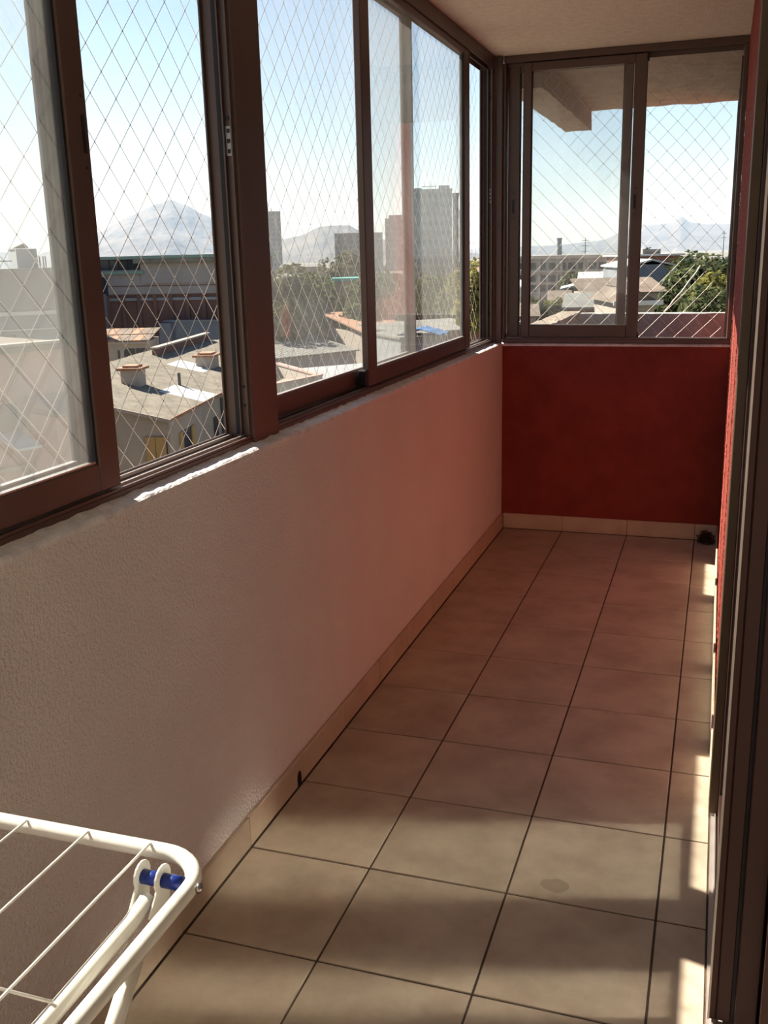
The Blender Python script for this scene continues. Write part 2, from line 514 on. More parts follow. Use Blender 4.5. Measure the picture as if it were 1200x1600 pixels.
# ------------------------------------------------------------------ windows
ALU = 'bronze_aluminium'
def sash_x(win, x0, x1, y0, y1, z0, z1, sl, sr, glass, name='sash'):
    """sliding sash in a plane of constant X"""
    s = empty(name, ((x0 + x1) / 2, (y0 + y1) / 2, z0), win)
    bx('stile', ALU, s, x0, x1, y0, y0 + sl, z0, z1, bev=0.003)
    bx('stile', ALU, s, x0, x1, y1 - sr, y1, z0, z1, bev=0.003)
    bx('bottom_rail', ALU, s, x0 + 0.001, x1 - 0.001, y0 + sl + 0.0005, y1 - sr - 0.0005, z0, z0 + 0.060, bev=0.003)
    bx('top_rail', ALU, s, x0 + 0.001, x1 - 0.001, y0 + sl + 0.0005, y1 - sr - 0.0005, z1 - 0.045, z1, bev=0.003)
    xm = (x0 + x1) / 2
    bx('pane', glass, s, xm - 0.002, xm + 0.002, y0 + sl - 0.006, y1 - sr + 0.006, z0 + 0.054, z1 - 0.039)
    g = MB()
    for a, b, c, d in ((y0 + sl, y0 + sl + 0.006, z0 + 0.06, z1 - 0.045), (y1 - sr - 0.006, y1 - sr, z0 + 0.06, z1 - 0.045)):
        bx('gasket', 'dark_gasket', s, xm - 0.007, xm + 0.008, a, b, c, d)
    bx('gasket', 'light_rail_metal', s, xm - 0.006, xm + 0.008, y0 + sl, y1 - sr, z0 + 0.0605, z0 + 0.064)
    return s
def sash_y(win, y0, y1, x0, x1, z0, z1, sl, sr, glass, name='sash'):
    s = empty(name, ((x0 + x1) / 2, (y0 + y1) / 2, z0), win)
    bx('stile', ALU, s, x0, x0 + sl, y0, y1, z0, z1, bev=0.003)
    bx('stile', ALU, s, x1 - sr, x1, y0, y1, z0, z1, bev=0.003)
    bx('bottom_rail', ALU, s, x0 + sl + 0.0005, x1 - sr - 0.0005, y0 + 0.001, y1 - 0.001, z0, z0 + 0.068, bev=0.003)
    bx('top_rail', ALU, s, x0 + sl + 0.0005, x1 - sr - 0.0005, y0 + 0.001, y1 - 0.001, z1 - 0.042, z1, bev=0.003)
    ym = (y0 + y1) / 2
    bx('pane', glass, s, x0 + sl - 0.006, x1 - sr + 0.006, ym - 0.002, ym + 0.002, z0 + 0.062, z1 - 0.036)
    for a, b in ((x0 + sl, x0 + sl + 0.004), (x1 - sr - 0.004, x1 - sr)):
        bx('gasket', 'dark_gasket', s, a, b, ym - 0.006, ym + 0.006, z0 + 0.068, z1 - 0.042)
    return s

def frame_x(win, y0, y1):
    bx('sill_track', ALU, win, XO, XI, y0, y1, ZS + 0.002, ZS + 0.020, bev=0.002)
    bx('front_lip', ALU, win, XI - 0.006, XI, y0, y1, ZS + 0.0205, ZS + 0.026)
    for x in (-0.060, -0.101):
        bx('track_rib', 'light_rail_metal', win, x - 0.002, x + 0.002, y0, y1, ZS + 0.0205, ZS + 0.029)
    bx('outer_lip', ALU, win, XO, XO + 0.004, y0, y1, ZS + 0.0205, ZS + 0.030)
    bx('head_track', ALU, win, XO, XI, y0, y1, 2.478, ZC - 0.001, bev=0.002)
    for x in (XI - 0.004, -0.080, XO):
        bx('head_lip', ALU, win, x, x + 0.004, y0, y1, 2.456, 2.4775)

Z0S, Z1S = ZS + 0.030, 2.474
SL0, SL1 = -0.072, -0.046       # inner track
SO0, SO1 = -0.115, -0.088       # outer track
def jamb(win, y0, y1, name='jamb'):
    return bx(name, ALU, win, XO, XI + 0.004, y0, y1, ZS + 0.003, ZC - 0.001, bev=0.003)

w1 = empty('window_1', (XI, 1.4, ZS)); tag(w1, 'nearest side window with its sashes slid away from the gap', kind='structure')
frame_x(w1, 0.30, 2.359)
jamb(w1, 0.22, 0.299)
sA = sash_x(w1, SL0, SL1, 0.48, 1.745, Z0S, Z1S, 0.070, 0.070, 'glass_very_dusty')
sA2 = sash_x(w1, SO0, SO1, 0.44, 1.752, Z0S, Z1S, 0.070, 0.076, 'glass_dusty')
# finger slot and screws on the near sash
bx('finger_slot', 'black_plastic', sA, SL1 - 0.004, SL1 + 0.0012, 1.722, 1.732, 1.745, 1.815)
for z in (1.715, 1.846):
    bx('screw', 'black_plastic', sA, SL1 - 0.002, SL1 + 0.001, 1.724, 1.730, z, z + 0.006)

# mullion between the two side windows
mu = empty('trim_1', (XI, 2.44, ZS)); tag(mu, 'wide bronze aluminium post between the two side windows', kind='structure')
bx('post', ALU, mu, XO, XI + 0.006, 2.36, 2.522, ZS + 0.003, ZC - 0.001, bev=0.003)
bx('channel', 'dark_gasket', mu, -0.083, -0.072, 2.3545, 2.3595, ZS + 0.03, 2.47)
for x in (-0.112, -0.066, -0.044):
    bx('fin', ALU, mu, x - 0.002, x + 0.002, 2.348, 2.3595, ZS + 0.03, 2.47)
bx('strike_plate', 'steel_plate', mu, -0.0635, -0.0485, 2.3565, 2.3595, 1.792, 1.862)
for z in (1.798, 1.822, 1.846, 1.876):
    bx('slot', 'black_plastic', mu, -0.060, -0.052, 2.3555, 2.3600, z, z + 0.010)
for z in (1.16, 1.21, 2.30):
    bx('screw', 'black_plastic', mu, -0.059, -0.053, 2.3570, 2.3600, z, z + 0.006)

w2 = empty('window_2', (XI, 3.95, ZS)); tag(w2, 'long side window with two overlapping sashes beyond the post', kind='structure')
frame_x(w2, 2.523, 5.379)
sB = sash_x(w2, SO0, SO1, 2.53, 4.070, Z0S, Z1S, 0.085, 0.090, 'glass_dusty')
sC = sash_x(w2, SL0, SL1, 3.335, 4.862, Z0S, Z1S, 0.092, 0.100, 'glass_very_dusty')
# black guide block at the foot of the inner sash
bx('guide_block', 'black_plastic', sC, SL0 - 0.008, SL1 - 0.002, 3.308, 3.3345, Z0S + 0.004, Z0S + 0.062, bev=0.004)
je = jamb(w2, 5.38, 5.4285)
for x in (-0.108, -0.070, -0.048):
    bx('fin', ALU, w2, x - 0.003, x + 0.003, 5.352, 5.3795, ZS + 0.036, 2.455)
bx('channel', 'dark_gasket', w2, -0.095, -0.078, 5.374, 5.3795, ZS + 0.036, 2.455)
bx('strike_plate', 'steel_plate', w2, -0.064, -0.052, 5.3765, 5.3795, 1.80, 1.87)
for z in (1.81, 1.83, 1.85, 1.905):
    bx('slot', 'black_plastic', w2, -0.062, -0.054, 5.3755, 5.3800, z, z + 0.010)
for z in (2.32, 1.22):
    MB().tube([(-0.058, 5.3795, z), (-0.058, 5.372, z)], 0.009, 10).build('bumper', 'black_plastic', w2)
bx('corner_post', ALU, w2, -0.034, -0.001, 5.4, 5.4285, ZS + 0.003, ZC - 0.001, bev=0.003)

w3 = empty('window_3', (0.6, YE, ZS)); tag(w3, 'end window over the red wall with its sashes slid to one side', kind='structure')
F0, F1 = YE - 0.008, YE + 0.085
bx('sill_track', ALU, w3, 0.0, W - 0.001, F0, F1, ZS + 0.004, ZS + 0.024, bev=0.002)
bx('front_lip', ALU, w3, 0.018, W - 0.022, F0, F0 + 0.005, ZS + 0.0245, ZS + 0.032)
bx('head_track', ALU, w3, 0.0, W - 0.001, F0, F1, 2.487, ZC - 0.001, bev=0.002)
bx('jamb', ALU, w3, -0.001, 0.012, F0, F1, ZS + 0.0245, 2.4865, bev=0.002)
bx('jamb', ALU, w3, W - 0.024, W - 0.001, F0, F1, ZS + 0.0245, 2.4865, bev=0.003)
for y in (YE + 0.020, YE + 0.056):
    bx('track_rib', 'light_rail_metal', w3, 0.02, W - 0.025, y - 0.002, y + 0.002, ZS + 0.0245, ZS + 0.031)
    bx('head_lip', ALU, w3, 0.013, W - 0.025, y + 0.014, y + 0.017, 2.470, 2.4865)
sD = sash_y(w3, YE + 0.006, YE + 0.033, 0.100, 0.722, ZS + 0.032, 2.484, 0.044, 0.058, 'glass_dusty')
sE = sash_y(w3, YE + 0.043, YE + 0.070, 0.016, 0.652, ZS + 0.032, 2.484, 0.062, 0.045, 'glass_light_dust')
for s_, x, y in ((sD, 0.683, YE + 0.006), (sE, 0.046, YE + 0.043)):
    bx('latch_plate', ALU, s_, x - 0.010, x + 0.010, y - 0.002, y - 0.0002, 1.70, 1.86, bev=0.0006)
    bx('finger_slot', 'black_plastic', s_, x - 0.006, x + 0.006, y - 0.004, y - 0.0021, 1.745, 1.815)
    for z in (1.715, 1.843):
        bx('screw', 'black_plastic', s_, x - 0.003, x + 0.003, y - 0.0035, y - 0.0021, z, z + 0.006)
bx('rail_stop', 'black_plastic', w3, 0.7225, 0.728, YE + 0.008, YE + 0.030, ZS + 0.033, ZS + 0.062)
bx('rail_stop', 'black_plastic', w3, 0.7225, 0.728, YE + 0.008, YE + 0.030, 2.445, 2.484)

# ------------------------------------------------------------------ safety nets
def net(name, label, fn, a0, a1, b0, b1, da, db, seed):
    """diamond net: fn(a, b) -> world point; da, db are the full diamond diagonals"""
    s = MB(); k = MB()
    na = int((a1 - a0) / (da / 2)); nb = int((b1 - b0) / (db / 2))
    def pt(i, j):
        a = min(max(a0 + i * da / 2, a0), a1); b = min(max(b0 + j * db / 2, b0), b1)
        return fn(a, b)
    r = 0.00082
    for i in range(na + 1):
        for j in range(nb + 1):
            if (i + j) % 2: continue
            p = Vector(pt(i, j))
            for di in (1, -1):
                if 0 <= i + di <= na and j + 1 <= nb:
                    s.tube([p, pt(i + di, j + 1)], r, 3, cap=False)
            q = 0.0019
            n0 = len(k.v)
            k.v += [tuple(p + Vector(o)) for o in ((q, 0, 0), (-q, 0, 0), (0, q, 0), (0, -q, 0), (0, 0, q * 1.5), (0, 0, -q * 1.5))]
            k.f += [tuple(n0 + t for t in f) for f in ((0, 2, 4), (2, 1, 4), (1, 3, 4), (3, 0, 4), (2, 0, 5), (1, 2, 5), (3, 1, 5), (0, 3, 5))]
    o = s.build(name, 'net_cord')
    tag(o, label, 'net', 'safety nets', kind='stuff')
    kn = k.build('knots', 'net_knot', o); kn['kind'] = 'stuff'
    kn.location = (0, 0, 0)
    return o
def net_left(a, b):
    return (-0.155 + 0.006 * math.sin(a * 3.1) * math.sin((b - 1.06) * 2.1), a, b)
net('safety_net', 'white diamond mesh safety net outside the long side windows', net_left, -0.2, 5.47, 1.062, 2.52, 0.0945, 0.0972, 1)
def net_end(a, b):
    t = max(0.0, (a - 0.85) / 0.33)
    s = math.sin(math.pi * min(max((b - 1.06) / 1.46, 0), 1))
    return (a - 0.025 * t * t * s, YE + 0.16 + 0.01 * s, b + 0.012 * t * math.sin(b * 9))
net('safety_net', 'white diamond mesh safety net outside the end window', net_end, -0.05, 1.185, 1.045, 2.53, 0.0920, 0.0940, 2)

# ------------------------------------------------------------------ glass door on the right
d1 = empty('door_1', (W, 2.2, 0)); tag(d1, 'dark bronze sliding glass door leaves at the edge of the opening', kind='structure')
OL = 'olive_aluminium'; DA = 'door_aluminium'
bx('jamb', OL, d1, W - 0.013, W + 0.012, 2.600, 2.671, 0.012, ZC - 0.001, bev=0.002)
bx('jamb', OL, d1, W + 0.0125, W + 0.13, 2.625, 2.671, 0.012, ZC - 0.001)
bx('threshold', 'light_rail_metal', d1, W - 0.006, W + 0.125, -0.9, 2.599, -0.012, 0.006)
for x in (W + 0.004, W + 0.052):
    bx('track_rib', 'light_rail_metal', d1, x, x + 0.003, -0.9, 2.599, 0.0061, 0.016)
bx('head', DA, d1, W - 0.006, W + 0.125, -0.9, 2.599, 2.43, ZC - 0.001)
def leaf(x0, x1, y0, y1, sw):
    lf = empty('leaf', ((x0 + x1) / 2, (y0 + y1) / 2, 0.017), d1)
    bx('stile', DA, lf, x0, x1, y0, y0 + sw, 0.017, 2.428, bev=0.002)
    bx('stile', DA, lf, x0, x1, y1 - sw, y1, 0.017, 2.428, bev=0.002)
    bx('bottom_rail', DA, lf, x0, x1, y0 + sw + 0.0004, y1 - sw - 0.0004, 0.017, 0.085)
    bx('top_rail', DA, lf, x0, x1, y0 + sw + 0.0004, y1 - sw - 0.0004, 2.36, 2.428)
    bx('pane', 'glass_door', lf, x0 + 0.006, x0 + 0.010, y0 + sw - 0.005, y1 - sw + 0.005, 0.08, 2.365)
    return lf
l1 = leaf(W + 0.012, W + 0.040, 1.797, 2.600, 0.024)
bx('pull_stile', DA, l1, W - 0.004, W + 0.0118, 1.7965, 1.812, 0.017, 2.428, bev=0.002)
l2 = leaf(W + 0.046, W + 0.088, 1.785, 2.620, 0.055)
bx('painted_sunlit_edge', 'light_rail_metal', l1, W - 0.0045, W - 0.0005, 1.792, 1.7962, 0.02, 2.42)  # pale metal strip paints the sunlit edge of the dark stile
bx('groove', 'dark_gasket', l1, W + 0.0400, W + 0.0458, 1.80, 1.815, 0.02, 2.42)
bx('jamb', DA, d1, W + 0.092, W + 0.128, 1.755, 2.62, 0.012, ZC - 0.001)

# ------------------------------------------------------------------ clothes drying rack
RZ = 0.85
rack = empty('drying_rack', (0.33, 0.1, 0.0)); tag(rack, 'white tubular folding clothes rack with thin drying wires', 'drying rack')
XR, YF, XL, YN = 0.598, 0.905, 0.045, -0.55
def arc(cx, cy, r, a0, a1, n=8):
    return [(cx + r * math.cos(R(a0 + (a1 - a0) * k / n)), cy + r * math.sin(R(a0 + (a1 - a0) * k / n)), RZ) for k in range(n + 1)]
rc = 0.062
path = arc(XR - rc, YF - rc, rc, 0, 90) + arc(XL + rc, YF - rc, rc, 90, 180) + arc(XL + rc, YN + rc, rc, 180, 270) + arc(XR - rc, YN + rc, rc, 270, 360)
MB().tube(path, 0.0100, 14, closed=True).build('top_frame', 'white_enamel', rack, smooth=True)
for x in (0.517, 0.429, 0.339, 0.250, 0.162, 0.095):
    MB().tube([(x, YF + 0.004, RZ + 0.004), (x, YF - 0.006, RZ + 0.0115), (x, YN + 0.006, RZ + 0.0115), (x, YN - 0.004, RZ + 0.004)], 0.0017, 6).build('wire', 'white_enamel', rack, smooth=True)
MB().tube([(0.549, 0.665, 0.838), (0.094, 0.665, 0.838)], 0.0019, 6).build('cross_wire', 'white_enamel', rack, smooth=True)
# legs: one pair hinged at the far brackets, one pair at the near brackets
def legs(xo, ytop, yfoot, nm):
    xa, xb = XR - xo, XL + xo
    zt = RZ - 0.006
    p = [(xa, ytop, zt)]
    p += [(xa, ytop + (yfoot - ytop) * t, zt + (0.02 - zt) * t) for t in (0.06, 0.5, 0.94)]
    q = [(xb, y, z) for _, y, z in p]
    MB().tube(p + [(xa - 0.02, yfoot, 0.0105), (xb + 0.02, yfoot, 0.0105)] + q[::-1], 0.0095, 12).build(nm, 'white_enamel', rack, smooth=True)
# far leg pair leans towards the viewer
legs(0.0, 0.735, -0.12, 'leg_frame')
legs(0.024, -0.40, 0.45, 'leg_frame')
pi = [(0.549, 0.838, 0.835), (0.549, 0.80, 0.828), (0.549, -0.20, 0.815), (0.535, -0.235, 0.815), (0.11, -0.235, 0.815), (0.094, -0.20, 0.815), (0.094, 0.80, 0.828), (0.094, 0.838, 0.835)]
MB().tube(pi, 0.0095, 12).build('inner_frame', 'white_enamel', rack, smooth=True)
# hinge bracket: two rounded ears, blue spacers and a bolt
def ear(x, y, z):
    pf = [(y - 0.020, z - 0.052), (y + 0.006, z - 0.045)] + [(y + 0.0 + 0.017 * math.cos(a), z + 0.017 * math.sin(a)) for a in [R(-20 + 25 * k) for k in range(10)]] + [(y - 0.034, z - 0.030)]
    MB().prism(pf, 0, x - 0.0011, x + 0.0011).build('bracket_ear', 'white_enamel', rack)
for yb in (0.852,):
    for x in (0.535, 0.562):
        ear(x, yb, RZ + 0.004)
    MB().tube([(0.5361, yb, RZ + 0.002), (0.5609, yb, RZ + 0.002)], 0.0085, 12).build('spacer', 'blue_plastic', rack, smooth=True)
    MB().tube([(0.5631, yb, RZ + 0.002), (0.5885, yb, RZ + 0.002)], 0.0085, 12).build('spacer', 'blue_plastic', rack, smooth=True)
    MB().tube([(0.6075, yb, RZ + 0.001), (0.6105, yb, RZ + 0.001), (0.6125, yb, RZ + 0.001)], [0.0062, 0.0062, 0.003], 10).build('bolt', 'bolt_steel', rack, smooth=True)
    MB().tube([(0.5888, yb, RZ + 0.001), (0.6070, yb, RZ + 0.001)], 0.003, 8).build('bolt_shank', 'bolt_steel', rack)

# ------------------------------------------------------------------ clump of dark fluff in the far corner
fl = MB()
rnd = random.Random(5)
for k in range(420):
    a = rnd.uniform(0, 6.283); e = rnd.uniform(-0.2, 1.5); rr = rnd.uniform(0.3, 1.0)
    c = Vector((1.128 + 0.046 * rr * math.cos(a) * math.cos(e), 5.37 + 0.040 * rr * math.sin(a) * math.cos(e), 0.006 + 0.062 * rr * max(0.0, math.sin(e))))
    d = Vector((rnd.uniform(-1, 1), rnd.uniform(-1, 1), rnd.uniform(-0.5, 0.7))).normalized() * rnd.uniform(0.008, 0.02)
    m_ = c + d * 0.5 + Vector((rnd.uniform(-1, 1), rnd.uniform(-1, 1), rnd.uniform(-1, 1))) * 0.004
    pp = [c, m_, c + d]
    pp = [Vector((min(p.x, 1.178), min(p.y, 5.413), max(p.z, 0.003))) for p in pp]
    if (pp[2] - pp[0]).length > 0.003:
        fl.tube(pp, 0.0016, 4)
o = fl.build('dust_clump', 'dark_fluff')
tag(o, 'dark fuzzy clump of dust in the far floor corner', 'dust')
o['kind'] = 'stuff'

# ------------------------------------------------------------------ neighbouring balcony beyond the end window
YN2 = 7.70
nb = empty('neighbor_balcony', (0.6, 6.6, 0.0)); tag(nb, 'rough concrete neighbouring balcony beyond the end window', kind='structure')
def rough_box(name, m, parent, x0, x1, y0, y1, z0, z1, step=0.05, amp=0.006):
    """box with softly uneven faces (cast and plastered concrete)"""
    b = MB()
    def grid(o, e1, e2):
        n1 = max(1, int(e1.length / step)); n2 = max(1, int(e2.length / step)); base = len(b.v)
        for j in range(n2 + 1):
            for i in range(n1 + 1):
                p = o + e1 * (i / n1) + e2 * (j / n2)
                d = Vector((noise.noise(p * 7.3), noise.noise(p * 7.3 + Vector((9, 0, 0))), noise.noise(p * 7.3 + Vector((0, 9, 4))))) * amp
                d += Vector((noise.noise(p * 31), noise.noise(p * 31 + Vector((9, 0, 0))), noise.noise(p * 31 + Vector((0, 9, 4))))) * amp * 0.6
                b.v.append(tuple(p + d))
        for j in range(n2):
            for i in range(n1):
                a = base + j * (n1 + 1) + i
                b.f.append((a, a + 1, a + n1 + 2, a + n1 + 1))
    X, Y, Z = Vector((x1 - x0, 0, 0)), Vector((0, y1 - y0, 0)), Vector((0, 0, z1 - z0)); o = Vector((x0, y0, z0))
    grid(o, Y, X); grid(o + Z, X, Y); grid(o, X, Z); grid(o + Y, Z, X); grid(o, Z, Y); grid(o + X, Y, Z)
    return b.build(name, m, parent, smooth=False)
rough_box('soffit', 'pink_concrete', nb, -0.02, W + 0.9, YE + 0.14, YN2 + 0.03, ZC + 0.0, ZC + 0.20)
rough_box('edge_beam', 'pink_concrete', nb, -0.01, 0.175, YE + 0.14, YN2 - 0.04, 2.380, ZC + 0.01)
rough_box('side_parapet', 'pale_coping', nb, -0.02, 0.125, YE + 0.14, YN2 + 0.02, -0.15, 1.095, step=0.04, amp=0.006)
rough_box('front_parapet', 'parapet_concrete', nb, 0.12, W + 0.6, YN2 - 0.13, YN2 + 0.02, -0.15, 1.085, step=0.04, amp=0.005)
rough_box('slab', 'pink_concrete', nb, -0.02, W + 0.6, YE + 0.14, YN2 + 0.02, -0.22, -0.03, step=0.2)
o = bumpy_wall('outer_wall', W, YE + 0.15, 8.08, -3.0, ZC + 0.35, 0.13, 'coral_stucco', step=0.03, amp=0.004)
o.name = 'wall_outer'; tag(o, 'coral stucco outer wall of the building beyond the end window', kind='structure')
bx('core', 'coral_stucco', o, W + 0.02, W + 0.3, YE + 0.14, 8.08, -3.0, ZC + 0.35)
w4 = empty('window_4', (W, 6.6, 1.25)); tag(w4, 'dark window plus added unseen glazed door in the outer coral wall of the neighbouring balcony', kind='structure')
for y0_, y1_, z0_ in ((5.72, 7.12, 0.04), (7.13, 7.52, 1.25)):  # full-height door is unseen, added to cut red bounce off the coral wall
    bx('frame', ALU, w4, W - 0.03, W - 0.006, y0_, y1_, z0_, z0_ + 0.06); bx('frame', ALU, w4, W - 0.03, W - 0.006, y0_, y1_, 2.42, 2.48)
    n_ = 2 if y1_ - y0_ > 1 else 1
    for k in range(n_ + 1):
        yy = y0_ + (y1_ - y0_ - 0.05) * k / n_
        bx('frame', ALU, w4, W - 0.03, W - 0.006, yy, yy + 0.05, z0_ + 0.061, 2.419)
    for k in range(n_):
        pw_ = (y1_ - y0_ - 0.05) / n_
        bx('pane', 'window_dark', w4, W - 0.02, W - 0.008, y0_ + pw_ * k + 0.051, y0_ + pw_ * (k + 1) - 0.001, z0_ + 0.061, 2.419)

# ------------------------------------------------------------------ the town outside
GZ = -12.0
EYE = Vector((1.13, 0.0, 1.54))
def P(az, dist, z=None):
    return Vector((EYE.x + dist * math.sin(R(az)), EYE.y + dist * math.cos(R(az)), GZ if z is None else z))
def el(dist, e):
    return EYE.z + dist * math.tan(R(e))

g = MB().quad((-9000, -400, GZ), (4000, -400, GZ), (4000, 12000, GZ), (-9000, 12000, GZ)).build('ground', 'ground_earth', None, origin=(0, 0, GZ))
tag(g, 'hazy ground plain of the town below', kind='structure')

# mountains: real height fields around the plain
def mountain(name, label, prof, dist, width, seed, mtl='hill_scrub', na=150, nr=26):
    az0, az1 = prof[0][0], prof[-1][0]
    def h_at(az):
        for (a, ea), (b, eb) in zip(prof, prof[1:]):
            if a <= az <= b:
                t = (az - a) / (b - a); t = t * t * (3 - 2 * t) * 0.5 + t * 0.5
                return ea + (eb - ea) * t
        return 0
    b = MB()
    for j in range(nr + 1):
        t = -1 + 2 * j / nr
        for i in range(na + 1):
            az = az0 + (az1 - az0) * i / na
            d = dist + t * width
            top = dist * math.tan(R(h_at(az))) + EYE.z - GZ
            sh = max(0.0, 1 - abs(t)) ** 0.9
            q = Vector((d * math.sin(R(az)), d * math.cos(R(az)), seed * 37.0)) / (width * 0.22)
            nz = noise.fractal(q, 0.9, 2.1, 5)
            z = GZ - 2 + top * sh * (1 + 0.30 * nz * (1 - sh) * 1.6) + (top * 0.012 * nz if sh > 0.05 else 0)
            p = P(az, d); b.v.append((p.x, p.y, z))
    for j in range(nr):
        for i in range(na):
            a = j * (na + 1) + i
            b.f.append((a, a + 1, a + na + 2, a + na + 1))
    o = b.build(name, mtl, None, smooth=True)
    tag(o, label, 'mountain')
    return o
mountain('hill', 'pale pyramid-shaped hill rising behind the warehouse', [(-38.5, 0.0), (-36.5, 0.75), (-34, 1.62), (-32.2, 2.45), (-30.9, 3.02), (-30.15, 3.24), (-29.3, 2.98), (-28.3, 2.45), (-27.4, 2.0), (-26, 1.2), (-24.5, 0.3), (-23.5, 0.0)], 4200, 900, 1)
mountain('hill', 'flat-topped hazy hill beside the slim tower block', [(-29, 0.0), (-27, 0.9), (-24.3, 1.02), (-23.2, 1.20), (-21.9, 1.70), (-21.2, 1.74), (-20.4, 1.74), (-19.8, 1.45), (-18.6, 0.95), (-16.5, 0.6), (-13, 0.0)], 3300, 600, 2)
mountain('mountain_range', 'far mauve mountain range with a small pointed peak', [(-16, 0.0), (-13, 0.30), (-9, 0.35), (-6.4, 0.55), (-5.0, 1.10), (-4.3, 1.32), (-3.4, 1.30), (-2.75, 1.36), (-2.25, 1.68), (-1.75, 1.36), (-0.9, 1.24), (0.5, 1.22), (3, 1.05), (8, 0.6), (12, 0.0)], 7000, 1600, 3, na=200)
mountain('mountain_range', 'faint low ridge on the horizon past the grey factory', [(-62, 0.0), (-55, 0.8), (-46, 0.75), (-41, 0.62), (-39.2, 0.72), (-38, 0.5), (-36.5, 0.35), (-34, 0.0)], 5200, 900, 4)

FOOT = []
def house(name, label, az1, az2, d1, d2, ztop, depth, wall, cat='building', group=None, zbase=GZ):
    """Empty at the near-left foot, x along the facade, y away from the balcony"""
    a = P(az1, d1, zbase); b = P(az2, d2, zbase)
    u = b - a
    root = empty(name, a, rz=math.atan2(u.y, u.x)); tag(root, label, cat, group)
    w = u.length; h = ztop - zbase
    cc = (a + b) / 2 + Vector((-u.y, u.x, 0)).normalized() * depth / 2
    FOOT.append((cc.x, cc.y, math.hypot(w, depth) / 2 + 3.2))
    bx('wall', wall, root, 0, w, 0, depth, 0, h, local=True)
    return root, w, h
def flat_roof(root, w, h, dep, m, t=0.3, o=0.3, name='roof'):
    return bx(name, m, root, -o, w + o, -o, dep + o, h + 0.002, h + t, local=True)
def gable(root, w, h, dep, rise, m, o=0.4, along='x', name='roof'):
    if along == 'x':
        pf = [(-o, h + 0.01), (dep / 2, h + rise), (dep + o, h + 0.01), (dep + o, h + 0.16), (dep / 2, h + rise + 0.16), (-o, h + 0.16)]
        return MB().prism(pf, 0, -o, w + o).build(name, m, root, local=True)
    pf = [(-o, h + 0.01), (w / 2, h + rise), (w + o, h + 0.01), (w + o, h + 0.16), (w / 2, h + rise + 0.16), (-o, h + 0.16)]
    return MB().prism(pf, 1, -o, dep + o).build(name, m, root, local=True)
def shed(root, w, h, dep, rise, m, o=0.3, name='roof', rib=0.0):
    pf = [(-o, h + 0.01), (dep + o, h + rise), (dep + o, h + rise + 0.12), (-o, h + 0.13)]
    r_ = MB().prism(pf, 0, -o, w + o).build(name, m, root, local=True)
    return r_
def wins(root, xs, zs, ww, wh, m='window_dark', y=-0.04, d=0.06, name='window'):
    first = None
    for z in zs:
        for x in xs:
            if first is None:
                b = MB().box(-ww / 2, ww / 2, 0, d, 0, wh)
                first = b.build(name, m, root, local=True); first.location = (x, y, z)
            else:
                clone(first, root, (x, y, z))
    return first

# --- warehouse straight behind the near gap
r_, w, h = house('warehouse', 'long dark brick warehouse with pale concrete upper wall and green roof edge', -36.0, -26.2, 96, 88.5, 1.75, 7, 'wall_brick')
zb = lambda e, dd=92: el(dd, e) - GZ
bx('upper_wall', 'wall_concrete', r_, -0.05, w + 0.05, -0.12, -0.002, zb(-1.75), h - 0.9, local=True)
bx('roof', 'roof_green', r_, -0.6, w + 0.6, -0.9, 7.5, h + 0.01, h + 0.28, local=True)
bx('ridge_cap', 'roof_sheet', r_, w * 0.42, w + 0.6, -0.95, -0.5, h - 0.35, h + 0.0, local=True)
for i in range(7):
    x = w * 0.06 + i * w * 0.052
    bx('clerestory', 'window_dark', r_, x, x + w * 0.046, -0.16, -0.122, h - 0.88, h - 0.05, local=True)
bx('clerestory_ledge', 'roof_green', r_, 0, w * 0.46, -0.5, -0.125, h - 1.25, h - 1.0, local=True)
bx('upper_wall', 'wall_concrete', r_, w * 0.44, w + 0.05, -0.3, -0.125, h - 2.1, h - 0.36, local=True)
for zz in (h - 2.35, h - 3.1):
    bx('joint', 'wall_brick', r_, w * 0.2, w, -0.15, -0.1205, zz, zz + 0.08, local=True)
bx('dark_bay', 'window_dark', r_, w * 0.10, w * 0.245, -0.2, -0.13, h - 4.0, h - 1.5, local=True)
for i in range(10):
    x = w * 0.14 + i * w * 0.088
    bx('pilaster', 'wall_brick', r_, x, x + 0.35, -0.22, -0.002, 0, zb(-1.8), local=True)
bx('tie_beam', 'wall_grey', r_, 0, w, -0.16, -0.003, zb(-2.1), zb(-1.95), local=True)
bx('pale_column', 'wall_bluegrey', r_, w * 0.15, w * 0.235, -0.5, -0.225, 0, zb(-1.7), local=True)
# --- blue-grey low wing in front of it
r2, w, h = house('low_wing', 'blue-grey low wing in the shade of the brick warehouse', -30.9, -26.3, 90, 87, el(88, -3.35), 0.8, 'wall_bluegrey')
bx('coping', 'wall_grey', r2, -0.1, w, -0.1, 0.9, h + 0.002, h + 0.1, local=True)
bx('buttress', 'wall_bluegrey', r2, -0.2, 0.9, -0.8, -0.01, 0, h - 0.1, local=True)

# --- flat-roofed cream house with chimneys (its eave runs along the gap)
A = Vector((-24.36, 42.17, -6.0))
uu = Vector((-0.217, 0.976, 0)).normalized(); vv = Vector((-0.976, -0.217, 0)).normalized()
ch = empty('cream_house', (A.x, A.y, GZ), rz=math.atan2(uu.y, uu.x)); tag(ch, 'cream house with grey sheet roof and two tiled chimneys', 'house')
# local: x along the low eave (away), y up the slope
HR = A.z - GZ; SL = 0.22; LX = 30.0; LY = 7.2
MB().prism([(0, 0), (LY, 0), (LY, HR + SL * LY - 0.14), (0, HR - 0.14)], 0, 0.12, LX).build('wall', 'wall_cream', ch, local=True)
